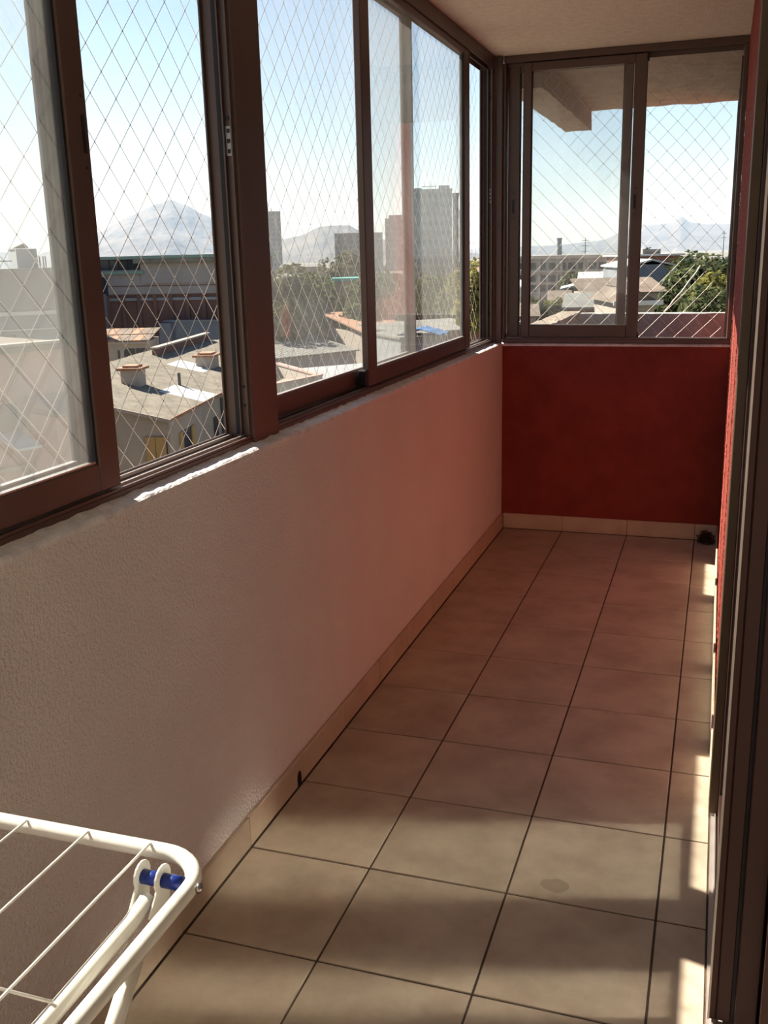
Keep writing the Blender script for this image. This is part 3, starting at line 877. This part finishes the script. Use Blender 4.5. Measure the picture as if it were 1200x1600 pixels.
# corrugated sheets: separate rectangles with overlaps
k = 0
for i in range(10):
    for j in range(3):
        x0, x1 = -0.15 + i * 3.02, -0.15 + (i + 1) * 3.02 + 0.10
        y0, y1 = -0.2 + j * 2.45, -0.2 + (j + 1) * 2.45 + 0.18
        b = MB(); nn_ = 22
        z_ = lambda y: HR + SL * y + 0.02 * ((i + j) % 2)
        for q in range(nn_ + 1):
            x = x0 + (x1 - x0) * q / nn_
            c = 0.028 if q % 2 else 0.0
            b.v += [(x, y0, z_(y0) + c), (x, y1, z_(y1) + c + 0.03), (x, y0, z_(y0) + c - 0.04), (x, y1, z_(y1) + c - 0.02)]
        for q in range(nn_):
            a = q * 4
            b.f += [(a, a + 4, a + 5, a + 1), (a + 2, a + 3, a + 7, a + 6), (a, a + 2, a + 6, a + 4), (a + 1, a + 5, a + 7, a + 3)]
        b.f += [(0, 1, 3, 2), (nn_ * 4, nn_ * 4 + 2, nn_ * 4 + 3, nn_ * 4 + 1)]
        m_ = 'roof_sheet'
        if (i, j) in ((2, 0), (5, 1)): m_ = 'roof_white'
        b.build('roof_sheet', m_, ch, local=True)
bx('eave_board', 'roof_tile_clay', ch, -0.2, LX, -0.24, -0.205, HR - 0.10, HR + 0.05, local=True)
MB().prism([(-0.25, HR - 0.16), (LY, HR + SL * LY - 0.10), (LY, HR + SL * LY + 0.06), (-0.25, HR)], 0, -0.24, -0.16).build('verge_board', 'wall_cream', ch, local=True)
def chimney(x0, x1, y0, y1, hh):
    zb_ = HR + SL * y0 + 0.05
    c = bx('chimney', 'wall_cream', ch, x0, x1, y0, y1, zb_ - 0.1, zb_ + hh, local=True)
    bx('cap', 'roof_tile_clay', c, x0 - 0.18, x1 + 0.18, y0 - 0.18, y1 + 0.18, zb_ + hh + 0.02, zb_ + hh + 0.16, local=True)
    bx('hood', 'roof_tile_clay', c, x0 + 0.1, x1 - 0.1, y0 + 0.1, y1 - 0.1, zb_ + hh + 0.165, zb_ + hh + 0.27, local=True)
chimney(6.0, 7.2, 3.5, 4.5, 0.9)
chimney(17.0, 18.6, 2.4, 3.5, 0.75)
bx('vent_pipe', 'steel_dark', ch, 9.0, 9.14, 2.1, 2.24, HR + 0.4, HR + 1.25, local=True)
bx('ridge_parapet', 'wall_brick', ch, 17.5, LX + 0.2, LY - 0.9, LY - 0.6, HR + SL * (LY - 0.9), HR + SL * LY + 0.30, local=True)
bx('ridge_coping', 'wall_cream', ch, 17.4, LX + 0.3, LY - 1.0, LY - 0.5, HR + SL * LY + 0.305, HR + SL * LY + 0.42, local=True)
# windows and shutters on the near face
def opening(x0, x1, z0, z1, sh):
    o_ = bx('window', 'window_dark', ch, x0, x1, -0.03, 0.11, HR + z0, HR + z1, local=True)
    if sh:
        bx('shutter', 'shutter_wood', o_, x0 - 0.5, x0 + 0.02, -0.10, -0.035, HR + z0, HR + z1, local=True)
        bx('shutter', 'shutter_wood', o_, x1 - 0.02, x1 + 0.5, -0.10, -0.035, HR + z0, HR + z1, local=True)
bx('wall_front', 'wall_cream', ch, 0.10, LX, -0.02, 0.10, 0, HR - 0.14, local=True)
opening(2.0, 3.6, -2.6, -0.95, True)
opening(7.9, 8.9, -2.8, -1.2, False)
opening(12.5, 14.0, -2.6, -1.0, True)
sh_ = bx('window', 'window_dark', ch, 0.06, 0.095, 0.15, 0.75, HR - 2.8, HR - 0.9, local=True)
bx('shutter', 'shutter_wood', sh_, 0.02, 0.058, 0.75, 1.25, HR - 2.8, HR - 0.9, local=True)
bx('shutter', 'shutter_wood', sh_, 0.01, 0.055, 0.20, 0.72, HR - 2.8, HR - 0.9, local=True)
bx('drain_pipe', 'steel_dark', ch, 9.6, 9.72, -0.16, -0.04, HR - 4, HR - 0.3, local=True)

# --- small tiled house behind its chimneys
r3, w, h = house('tiled_house', 'small cream house with brown tiled roof beside the near chimney', -35.2, -31.9, 80, 79, el(79.5, -4.30), 5, 'wall_cream')
bx('window', 'window_dark', r3, w * 0.60, w * 0.78, -0.05, -0.002, h - 1.5, h - 0.5, local=True)
bx('window', 'window_dark', r3, w * 0.80, w * 0.97, -0.05, -0.002, h - 1.7, h - 0.5, local=True)
bx('door', 'window_dark', r3, w * 0.50, w * 0.53, -0.05, -0.002, h - 1.9, h - 0.6, local=True)
for i in range(8):
    x = -0.3 + i * (w + 0.5) / 8
    for j in range(2):
        pf = [(-0.4 + j * 2.6, h + 0.05 + j * 0.30), (2.5 + j * 2.6, h + 0.33 + j * 0.30), (2.5 + j * 2.6, h + 0.43 + j * 0.30), (-0.4 + j * 2.6, h + 0.15 + j * 0.30)]
        MB().prism(pf, 0, x + 0.02, x + (w + 0.5) / 8 - 0.02).build('roof_slab', 'roof_rust' if (i + j) % 3 else 'roof_tile_clay', r3, local=True)
bx('roof_edge', 'wall_cream', r3, -0.3, w + 0.3, -0.35, -0.02, h - 0.12, h + 0.04, local=True)

# --- grey factory behind the near pane
r4, w, h = house('grey_factory', 'big plain grey factory wall seen through the nearest dusty pane', -44.0, -36.2, 82, 84, el(83, -0.2), 18, 'wall_grey')
bx('upper_wall', 'wall_tower', r4, 0, w, -0.1, -0.002, h - 3.2, h, local=True)
bx('ledge', 'wall_white', r4, 0, w, -0.35, -0.105, h - 3.55, h - 3.25, local=True)
bx('string_course', 'wall_white', r4, w * 0.45, w, -0.2, -0.002, h - 4.7, h - 4.6, local=True)
bx('stair_box', 'wall_grey', r4, w * 0.76, w * 0.90, 2, 5, h + 0.002, h + 1.5, local=True)
MB().prism([(w * 0.75, h + 1.55), (w * 0.83, h + 1.95), (w * 0.86, h + 1.55)], 1, 2.5, 4.5).build('box_hood', 'roof_grey', r4, local=True)
for x in (0.62, 0.655, 0.93, 0.955, 0.97):
    bx('mast', 'steel_dark', r4, w * x, w * x + 0.08, 3, 3.1, h, h + (1.3 if x < 0.7 else 0.9), local=True)
bx('railing', 'steel_dark', r4, w * 0.60, w * 0.75, 3.2, 3.26, h + 0.55, h + 0.62, local=True)
wins(r4, [w * 0.62], [h - 6.0, h - 8.2], 0.9, 1.0)
# --- white corrugated shed roof
r5, w, h = house('metal_shed', 'white corrugated shed roof in front of the grey factory', -42.5, -38.2, 40, 42, el(41, -4.6), 6.5, 'wall_pink')
for i in range(7):
    x0 = -0.3 + i * (w + 0.6) / 7
    MB().prism([(-0.3, h + 0.02), (6.8, h + 0.62), (6.8, h + 0.70), (-0.3, h + 0.10)], 0, x0 + 0.015, x0 + (w + 0.6) / 7 - 0.015).build('roof_sheet', 'roof_white', r5, local=True)
# --- pink house under the near pane
r6, w, h = house('pink_house', 'faded pink house with patched lean-to roofs below the nearest pane', -44.0, -36.4, 28.5, 30.5, el(30, -4.55), 9, 'wall_pink')
flat_roof(r6, w, h, 9, 'roof_rust', 0.18, 0.15)
bx('parapet_cap', 'wall_cream', r6, -0.2, w + 0.2, -0.25, 0.1, h + 0.185, h + 0.26, local=True)
lt = bx('lean_to', 'wall_pink', r6, w * 0.70, w * 0.98, -1.4, -0.01, 0, h - 1.75, local=True)
MB().prism([(-1.7, h - 1.72), (0.0, h - 1.35), (0.0, h - 1.25), (-1.7, h - 1.62)], 0, w * 0.68, w * 0.99).build('lean_to_roof', 'roof_grey', lt, local=True)
MB().prism([(-1.2, h - 2.55), (0.0, h - 2.25), (0.0, h - 2.18), (-1.2, h - 2.48)], 0, w * 0.44, w * 0.62).build('canopy', 'roof_white', r6, local=True)
bx('string_course', 'wall_cream', r6, 0, w * 0.68, -0.08, -0.002, h - 3.3, h - 3.18, local=True)
wins(r6, [w * 0.66, w * 0.80], [h - 4.9], 0.7, 0.9)
wins(r6, [w * 0.52], [h - 2.2], 0.8, 0.8)

# --- towers
def tower(label, az1, az2, d, etop, depth, nx, floors, fh=2.9):
    r_, w, h = house('tower_block', label, az1, az2, d, d, el(d, etop), depth, 'wall_tower')
    wins(r_, [w * (i + 0.5) / nx for i in range(nx)], [h - fh * (k + 1) + 0.8 for k in range(floors)], w / nx * 0.62, fh * 0.48, m='window_dim')
    bx('parapet', 'wall_tower', r_, -0.15, w + 0.15, -0.15, depth + 0.15, h + 0.002, h + 0.5, local=True)
    return r_, w, h
t1, w, h = tower('slim grey tower block beside the near window post', -25.35, -24.15, 620, 2.48, 14, 4, 11)
bx('lift_room', 'wall_tower', t1, w * 0.1, w * 0.45, 3, 8, h + 0.5, h + 3.0, local=True)
bx('mast', 'steel_dark', t1, w * 0.58, w * 0.61, 4, 4.3, h + 0.5, h + 2.6, local=True)
t2, w, h = tower('stepped mid-rise block half hidden behind the doubled glass', -18.35, -16.6, 520, 1.95, 16, 5, 8)
bx('upper_step', 'wall_tower', t2, w * 0.12, w * 0.55, 2, 12, h + 0.5, h + 2.2, local=True)
t2b, w, h = tower('low grey block next to the stepped mid-rise', -21.2, -18.5, 560, 1.22, 16, 7, 5)
t3, w, h = tower('largest tower block with rooftop tanks and antennas', -16.75, -14.6, 330, 3.42, 15, 6, 11)
bx('lift_room', 'wall_tower', t3, w * 0.66, w * 0.94, 3, 9, h + 0.5, h + 1.7, local=True)
for i in range(7):
    bx('antenna', 'steel_dark', t3, w * (0.24 + 0.055 * i), w * (0.24 + 0.055 * i) + 0.12, 4, 4.1, h + 0.5, h + random.uniform(1.6, 2.4), local=True)
bx('antenna_rail', 'steel_dark', t3, w * 0.22, w * 0.60, 4.0, 4.1, h + 1.45, h + 1.6, local=True)
for i in range(3):
    MB().tube([(w * (0.06 + 0.06 * i), 4, h + 0.5), (w * (0.06 + 0.06 * i), 4, h + 1.1)], 0.5, 10).build('water_tank', 'wall_grey', t3, local=True)
t4, w, h = tower('tower block a step lower than its tallest neighbour', -14.20, -13.75, 345, 2.25, 14, 2, 9)
t5, w, h = tower('tower wing filling the gap beside the tallest block', -14.57, -14.24, 333, 3.18, 13, 2, 11)

# --- houses below the second window
r7, w, h = house('hall_roof', 'long low hall with ribbed grey roof and clay ridge', -26.2, -20.2, 74, 80, el(77, -5.45), 9, 'wall_grey')
nr_ = 26
for i in range(nr_):
    x0 = -0.3 + i * (w + 0.6) / nr_
    MB().prism([(-0.3, h + 0.02), (7.5, h + 1.05), (7.5, h + 1.13), (-0.3, h + 0.10)], 0, x0 + 0.05, x0 + (w + 0.6) / nr_ - 0.05).build('roof_rib', 'roof_grey', r7, local=True)
MB().prism([(-0.2, h - 0.02), (7.6, h + 0.98), (7.6, h + 1.01), (-0.2, h + 0.01)], 0, -0.2, w + 0.2).build('roof_deck', 'roof_rust', r7, local=True)
MB().prism([(7.4, h + 0.9), (8.8, h + 1.6), (8.8, h + 1.7), (7.4, h + 1.14)], 0, w * 0.55, w + 0.3).build('ridge_tiles', 'roof_tile_clay', r7, local=True)
r8 = empty('terrace_block', (-14.05, 37.0, GZ)); tag(r8, 'pale flat roof terrace with low parapet at the foot of the side window', 'building')
fp = [(-14.05, 37.0), (-17.9, 41.1), (-17.1, 36.4), (-14.9, 33.3)]
MB().prism(fp, 2, GZ, -3.62).build('wall', 'wall_cream', r8)
MB().prism(fp, 2, -3.615, -3.60).build('roof', 'pale_coping', r8)
for (xa, ya_), (xb, yb_) in zip(fp, fp[1:] + fp[:1]):
    d_ = Vector((xb - xa, yb_ - ya_, 0)).normalized(); n_ = Vector((-d_.y, d_.x, 0))
    for nm, mt, t_, z0_, z1_ in (('parapet', 'wall_cream', 0.10, -3.598, -3.10), ('coping', 'wall_pink', 0.14, -3.095, -3.03)):
        q = [Vector((xa, ya_, 0)) - n_ * t_, Vector((xb, yb_, 0)) - n_ * t_, Vector((xb, yb_, 0)) + n_ * t_, Vector((xa, ya_, 0)) + n_ * t_]
        MB().prism([(v.x, v.y) for v in q], 2, z0_, z1_).build(nm, mt, r8)
r9, w, h = house('grey_yard', 'dull grey yard building behind the roof terrace', -24.3, -16.5, 54, 58, el(56, -6.9), 6, 'wall_grey')
flat_roof(r9, w, h, 6, 'wall_grey', 0.2, 0.1)
ra, w, h = house('clay_roof_house', 'house with long clay coloured roof behind the doubled glass', -19.7, -16.9, 82, 84, el(83, -4.2), 8, 'wall_cream')
shed(ra, w, h, 8, 1.2, 'roof_tile_clay')
rb_, w, h = house('brown_hall', 'brown hall with a grey roof left of the end window corner', -17.6, -12.5, 66, 70, el(68, -4.3), 5, 'wall_brick')
shed(rb_, w, h, 5, 0.4, 'roof_grey')
wins(rb_, [w * (i + 0.5) / 6 for i in range(6)], [h - 2.4], 1.2, 1.0)
tp = MB()
c = P(-16.3, 50, el(50, -4.35))
for i in range(9):
    for j in range(7):
        tp.v.append((c.x - 1.1 + 2.2 * i / 8, c.y - 0.9 + 1.8 * j / 6, c.z + 0.12 * noise.noise((i * 0.6, j * 0.6, 1)) + 0.3 * (1 - abs(i - 4) / 4)))
for j in range(6):
    for i in range(8):
        a = j * 1 + i * 7
        tp.f.append((a, a + 7, a + 8, a + 1))
rt, w, h = house('tarp_shed', 'low grey shed carrying a blue tarpaulin', -17.6, -15.0, 48.5, 49.5, c.z - 0.15, 4, 'wall_grey')
flat_roof(rt, w, h, 4, 'roof_grey', 0.1, 0.1)
o = tp.build('tarpaulin', 'tarp_blue'); tag(o, 'bright blue tarpaulin lying on a low shed roof', 'tarpaulin')
ms = o.modifiers.new('thickness', 'SOLIDIFY'); ms.thickness = 0.04
te, w, h = house('teal_roof_shed', 'shed with a thin teal green roof among the trees', -21.2, -19.0, 98, 98, el(98, -1.35), 5, 'wall_pink')
flat_roof(te, w, h, 5, 'roof_teal', 0.3, 0.4)

# --- view through the end window
rc_, w, h = house('school_block', 'long low concrete block with three rows of dark windows', -10.9, -6.0, 176, 168, el(172, -0.38), 12, 'wall_concrete')
wins(rc_, [w * (i + 0.5) / 9 for i in range(9)], [h - 1.75, h - 3.75, h - 5.4], w / 9 * 0.74, 1.05)
for k, zz in enumerate((h - 2.2, h - 4.2)):
    bx('floor_band', 'wall_concrete', rc_, -0.2, w + 0.2, -0.25, -0.045, zz, zz + 0.22, local=True)
for i in range(5):
    bx('pillar', 'wall_concrete', rc_, w * i / 4 - 0.2, w * i / 4 + 0.2, -0.2, -0.002, 0, h, local=True)
bx('parapet', 'wall_concrete', rc_, -0.3, w + 0.3, -0.3, 12.3, h + 0.002, h + 0.5, local=True)
rd, w, h = house('pink_block', 'pinkish block joined to the end of the concrete school block', -5.95, -4.4, 160, 158, el(159, -0.45), 10, 'wall_pink')
wins(rd, [w * 0.2, w * 0.5, w * 0.8], [h - 2.4, h - 5], 1.0, 1.1)
re_, w, h = house('brick_block', 'dark brick block with a pale roof above the gabled workshop', -4.9, -2.2, 140, 142, el(141, -0.36), 12, 'wall_brick')
flat_roof(re_, w, h, 12, 'roof_white', 0.25, 0.5)
bx('dormer', 'roof_grey', re_, w * 0.35, w * 0.7, 2, 6, h + 0.26, h + 0.9, local=True)
rf, w, h = house('workshop', 'grey workshop with a low white gable among the trees', -5.0, -2.35, 96, 97, el(96, -0.98), 12, 'wall_bluegrey')
gable(rf, w, h, 12, 0.62, 'roof_white', 0.25, along='y')
bx('side_pier', 'wall_white', rf, w - 0.7, w + 0.05, -0.1, -0.002, 0, h, local=True)
bx('gable_wall', 'wall_bluegrey', rf, w * 0.25, w * 0.75, -0.001, 0.3, h, h + 0.28, local=True)
rg, w, h = house('long_roof_house', 'house with a long brownish sheet roof below the workshop', -7.2, -2.9, 78, 79, el(78.5, -2.35), 7, 'wall_cream')
shed(rg, w, h, 7, 0.9, 'roof_rust')
rh, w, h = house('pale_roof_house', 'small house with a pale hipped roof behind the concrete parapet', -5.4, -3.45, 56, 56.5, el(56, -2.85), 6, 'wall_cream')
MB().prism([(-0.3, h + 0.01), (w + 0.3, h + 0.01), (w - 1.2, h + 0.75), (0.9, h + 0.75)], 1, -0.4, 6.4).build('roof', 'roof_rust', rh, local=True)
bx('fascia', 'wall_white', rh, -0.35, w + 0.35, -0.5, -0.41, h - 0.12, h + 0.12, local=True)
wins(rh, [w * 0.25, w * 0.7], [h - 1.5], 0.9, 0.9)
ri, w, h = house('lean_roof_house', 'grey house with a tilted white roof left of the sash stile', -8.4, -6.9, 92, 92, el(92, -2.15), 6, 'wall_bluegrey')
MB().prism([(-0.3, h + 0.1), (w + 0.3, h + 0.75), (w + 0.3, h + 0.87), (-0.3, h + 0.22)], 1, -0.3, 6.3).build('roof', 'roof_white', ri, local=True)
for i, (a1, a2, d_, e_, mw, mr_, lb) in enumerate((
        (-7.5, -6.1, 114, -1.55, 'wall_white', 'roof_white', 'low shack with crumpled white sheet roof past the tilted roof'),
        (-6.6, -5.1, 88, -2.25, 'wall_concrete', 'roof_grey', 'low shack with grey patched roof near the sash stile'),
        (-9.1, -8.1, 84, -2.75, 'wall_cream', 'roof_rust', 'tiny shack with a light brown roof beside the bushes'),
        (-8.2, -5.2, 62, -3.15, 'wall_brick', 'roof_grey', 'brownish yard house behind the neighbouring parapet'),
        (-12.5, -10.6, 120, -1.9, 'wall_white', 'roof_white', 'white house at the far corner of the end window'),
        (-12.5, -9.9, 66, -3.6, 'wall_cream', 'roof_rust', 'low house with earth coloured roof at the end window corner'),
        (0.2, 1.8, 62, -2.3, 'wall_white', 'roof_white', 'bright white house corner behind the leafy trees'))):
    q, w, h = house('shack', lb, a1, a2, d_, d_, el(d_, e_), 6, mw)
    shed(q, w, h, 6, 0.6, mr_)
    wins(q, [w * 0.3, w * 0.7], [h - 1.6], w * 0.16, 0.8)
# chimney stack and masts on the horizon
def stack(name, label, az, d, e0, e1, r0, r1, m):
    p = P(az, d)
    o = MB().tube([(p.x, p.y, GZ), (p.x, p.y, el(d, e0)), (p.x, p.y, el(d, e1) - 0.6), (p.x, p.y, el(d, e1) - 0.55), (p.x, p.y, el(d, e1))], [r0, (r0 + r1) / 2, r1, r1 * 1.25, r1 * 1.25], 12).build(name, m)
    tag(o, label, 'chimney')
stack('factory_chimney', 'tall factory chimney on the horizon above the school block', -8.68, 420, -0.1, 0.72, 1.3, 0.95, 'wall_grey')
def mast(label, az, d, e1, nb_, sp):
    p = P(az, d); zt = el(d, e1)
    root = empty('radio_mast', (p.x, p.y, GZ)); tag(root, label, 'mast')
    MB().tube([(p.x, p.y, GZ), (p.x, p.y, zt)], [0.25, 0.08], 6).build('pole', 'steel_dark', root)
    for k in range(nb_):
        z = zt - 0.6 - k * 1.2
        MB().tube([(p.x - sp, p.y, z), (p.x + sp, p.y, z)], 0.06, 5).build('crossarm', 'steel_dark', root)
mast('thin power mast with crossarms above the school block', -7.26, 240, 0.70, 3, 0.9)
mast('lattice radio mast on the skyline above the trees', -0.02, 300, 0.85, 2, 0.6)

# distant suburb: low houses that cannot be told apart
rs = random.Random(21)
for k in range(24):
    az = rs.uniform(-14.5, 2.5) if k < 12 else rs.uniform(-40, -14)
    d_ = rs.uniform(230, 620)
    wdt = rs.uniform(9, 20) / d_ * 57.3
    pc = P(az + wdt / 2, d_ + 4.5)
    if any((pc.x - fx) ** 2 + (pc.y - fy) ** 2 < (fr + 14) ** 2 for fx, fy, fr in FOOT): continue
    q, w, h = house('suburb_house', 'low house far off in the hazy suburb under the skyline', az, az + wdt, d_, d_ + rs.uniform(-4, 4), GZ + rs.uniform(5, 10), 9, rs.choice(['wall_cream', 'wall_white', 'wall_concrete', 'wall_pink']), group='houses of the far suburb')
    gable(q, w, h, 9, rs.uniform(0.8, 1.8), rs.choice(['roof_grey', 'roof_rust', 'roof_tile_clay', 'roof_white']))

# ------------------------------------------------------------------ trees
def tree(name, label, az, d, etop, rx, leaf, n, seed, lsz=0.28, group=None, ry=None, zlow=None, lump=7):
    rr = random.Random(seed)
    p = P(az, d); zt = el(d, etop)
    H = zt - GZ
    rzv = min(H * 0.42, rx * 1.05) if zlow is None else (zt - zlow) / 2
    cz = zt - rzv
    root = empty(name, (p.x, p.y, GZ)); tag(root, label, 'tree', group)
    MB().tube([(p.x, p.y, GZ), (p.x + 0.1, p.y, GZ + (cz - GZ) * 0.6), (p.x, p.y, cz)], [0.28, 0.2, 0.12], 7).build('trunk', 'bark', root)
    lobes = []
    for k in range(lump):
        a = rr.uniform(0, 6.28); e = rr.uniform(-0.6, 1.2)
        q = rr.uniform(0.45, 0.72)
        lobes.append((Vector((rx * q * math.cos(a) * math.cos(e), (ry or rx) * q * math.sin(a) * math.cos(e), rzv * q * math.sin(e))), rr.uniform(0.32, 0.5)))
    lobes.append((Vector((0, 0, rzv * 0.45)), 0.5)); lobes.append((Vector((0, 0, -0.1 * rzv)), 0.62))
    b = MB()
    for k in range(n):
        c_, s_ = rr.choice(lobes)
        v = Vector((rr.gauss(0, 1), rr.gauss(0, 1), rr.gauss(0, 1))).normalized()
        q = rr.uniform(0.72, 1.0)
        pos = c_ + Vector((v.x * rx, v.y * (ry or rx), v.z * rzv)) * s_ * q
        nrm = (v + Vector((rr.gauss(0, 0.5), rr.gauss(0, 0.5), rr.gauss(0, 0.5) + 0.3))).normalized()
        t1_ = nrm.cross(Vector((rr.gauss(0, 1), rr.gauss(0, 1), rr.gauss(0, 1)))).normalized(); t2_ = nrm.cross(t1_)
        sz = lsz * rr.uniform(0.6, 1.3)
        o_ = Vector((p.x, p.y, cz)) + pos
        b.quad(o_ - t1_ * sz, o_ + t2_ * sz * 0.55, o_ + t1_ * sz, o_ - t2_ * sz * 0.55)
    cr = b.build('crown', leaf, root); cr['kind'] = 'stuff'
    return root
G1 = 'trees below the long side window'
tree('leafy_tree', 'green tree with feathery top beside the slim tower', -23.7, 98, -0.05, 4.4, 'leaf_mid', 2600, 31, 0.42)
tree('leafy_tree', 'dark green tree low beside the window post', -24.9, 84, -2.0, 3.0, 'leaf_dark', 1800, 32, 0.3)
tree('leafy_tree', 'rounded green tree in the middle of the side window grove', -22.3, 94, -0.75, 4.4, 'leaf_mid', 2400, 33, 0.32)
tree('leafy_tree', 'dark tree in front of the ribbed hall roof grove', -21.4, 104, -0.95, 5.0, 'leaf_dark', 2200, 34, 0.36)
tree('leafy_tree', 'greyish bare-looking tree crown under the flat-topped hill', -20.4, 112, 0.45, 4.0, 'leaf_grey', 1500, 35, 0.30)
tree('leafy_tree', 'dense green tree next to the sash stile', -19.9, 92, -1.6, 3.4, 'leaf_dark', 1800, 36, 0.3)
tree('leafy_tree', 'pale green tree between two darker ones in the grove', -23.0, 91, -1.9, 3.4, 'leaf_mid', 1600, 37, 0.26)
tree('leafy_tree', 'dark green tree behind the doubled glass', -18.4, 90, -0.7, 5.0, 'leaf_dark', 2400, 38, 0.4)
tree('leafy_tree', 'broad dark tree at the foot of the largest tower', -15.9, 110, -0.8, 5.5, 'leaf_dark', 2400, 39, 0.42)
tree('leafy_tree', 'olive tree at the foot of the lower tower step', -14.1, 98, -0.9, 4.4, 'leaf_mid', 2200, 40, 0.40)
tree('leafy_tree', 'tall yellowish tree seen in the narrow far gap', -12.9, 44, -0.05, 1.9, 'leaf_yellow', 1800, 41, 0.18)
tree('leafy_tree', 'big dark green tree right of the workshop', -1.6, 88, 0.12, 4.3, 'leaf_dark', 3000, 42, 0.32)
tree('leafy_tree', 'broad green tree crown behind the yellow-green one', -0.6, 82, -0.15, 3.6, 'leaf_mid', 2600, 43, 0.30)
tree('leafy_tree', 'dark tree at the right edge of the end window', 0.5, 78, -0.5, 3.0, 'leaf_dark', 2000, 44, 0.30)
tree('leafy_tree', 'yellow-green tree catching the sun in the end window', -0.45, 58, -1.0, 2.3, 'leaf_yellow', 2400, 45, 0.19)
tree('leafy_tree', 'nearest round olive green tree above the concrete parapet', -1.15, 44, -1.75, 1.75, 'leaf_mid', 3000, 46, 0.13)
tree('leafy_tree', 'green tree beside the nearest one at the window jamb', 0.0, 46, -1.9, 1.5, 'leaf_mid', 2400, 47, 0.13)
tree('leafy_tree', 'small dark green bush tree below the workshop', -2.5, 60, -1.85, 1.7, 'leaf_dark', 1800, 48, 0.18)
tree('leafy_tree', 'dark conifer on the skyline above the brick block', -3.95, 150, 0.15, 2.0, 'leaf_dark', 900, 49, 0.32)
tree('leafy_tree', 'light green tree beside the gabled workshop', -4.5, 108, -0.75, 2.0, 'leaf_mid', 1200, 50, 0.28)
tree('leafy_tree', 'wide bush at the corner of the end window', -9.9, 72, -2.25, 3.0, 'leaf_mid', 2600, 51, 0.24)
tree('leafy_tree', 'second bush in front of the school block', -8.9, 78, -2.4, 2.4, 'leaf_yellow', 1600, 52, 0.24)
tree('leafy_tree', 'tree standing before the middle of the school block', -7.6, 130, -0.95, 3.0, 'leaf_mid', 1600, 53, 0.34)
tree('leafy_tree', 'olive tree before the pinkish block', -5.7, 100, -1.5, 2.6, 'leaf_grey', 1500, 54, 0.3)
# far tree line on the horizon
tl = MB()
for k in range(3800):
    az = rs.uniform(-40, 4); d_ = rs.uniform(260, 900)
    p = P(az, d_); hgt = rs.uniform(1.0, 1.0) * rs.uniform(4, 11.0) * (0.7 + 0.5 * noise.noise((az * 2.2, d_ * 0.01, 0)))
    if hgt < 2: continue
    if any((p.x - fx) ** 2 + (p.y - fy) ** 2 < fr * fr for fx, fy, fr in FOOT): continue
    s_ = rs.uniform(1.4, 3.0); a = rs.uniform(0, 3.14)
    c_ = Vector((p.x, p.y, GZ + hgt * 0.5)); e1 = Vector((math.cos(a), math.sin(a), 0)) * s_; e2 = Vector((-math.sin(a), math.cos(a), 0)) * s_; e3 = Vector((0, 0, hgt * 0.5))
    n0 = len(tl.v)
    tl.v += [tuple(c_ + q) for q in (e1, -e1, e2, -e2, e3, -e3)]
    tl.f += [tuple(n0 + t for t in f) for f in ((0, 2, 4), (2, 1, 4), (1, 3, 4), (3, 0, 4), (2, 0, 5), (1, 2, 5), (3, 1, 5), (0, 3, 5))]
o = tl.build('far_trees', 'leaf_dark'); tag(o, 'far scattered trees of the town towards the horizon', 'trees', kind='stuff')

# loose pale rope slanting past the neighbouring parapet
a = Vector((0.735, YN2 + 0.06, 1.085)); b = P(-1.12, 9.2, el(9.2, -0.92))
rp = MB(); pts = []
for k in range(15):
    t = k / 14
    q = a.lerp(b, t); q.z -= 0.012 * math.sin(math.pi * t); q.x += 0.003 * math.sin(t * 17)
    pts.append(q)
rp.tube(pts, [0.0045 + 0.002 * (k % 2) for k in range(15)], 6)
o = rp.build('rope', 'cable_pale', smooth=True); tag(o, 'pale frayed rope slanting up from the neighbouring parapet', 'rope')

# ------------------------------------------------------------------ haze over the town
m, nt, out = new_mat('haze_air')
vs = nt.nodes.new('ShaderNodeVolumeScatter')
vs.inputs['Color'].default_value = (0.50, 0.70, 1.0, 1)
vs.inputs['Density'].default_value = 0.00012
vs.inputs['Anisotropy'].default_value = 0.2
nt.links.new(vs.outputs[0], out.inputs['Volume'])
hz = MB().box(-8500, 3500, 150, 11500, GZ - 1, 420).build('haze', 'haze_air', None, origin=(0, 150, GZ - 1))
tag(hz, 'thin bluish haze over the distant town', 'haze', kind='stuff')
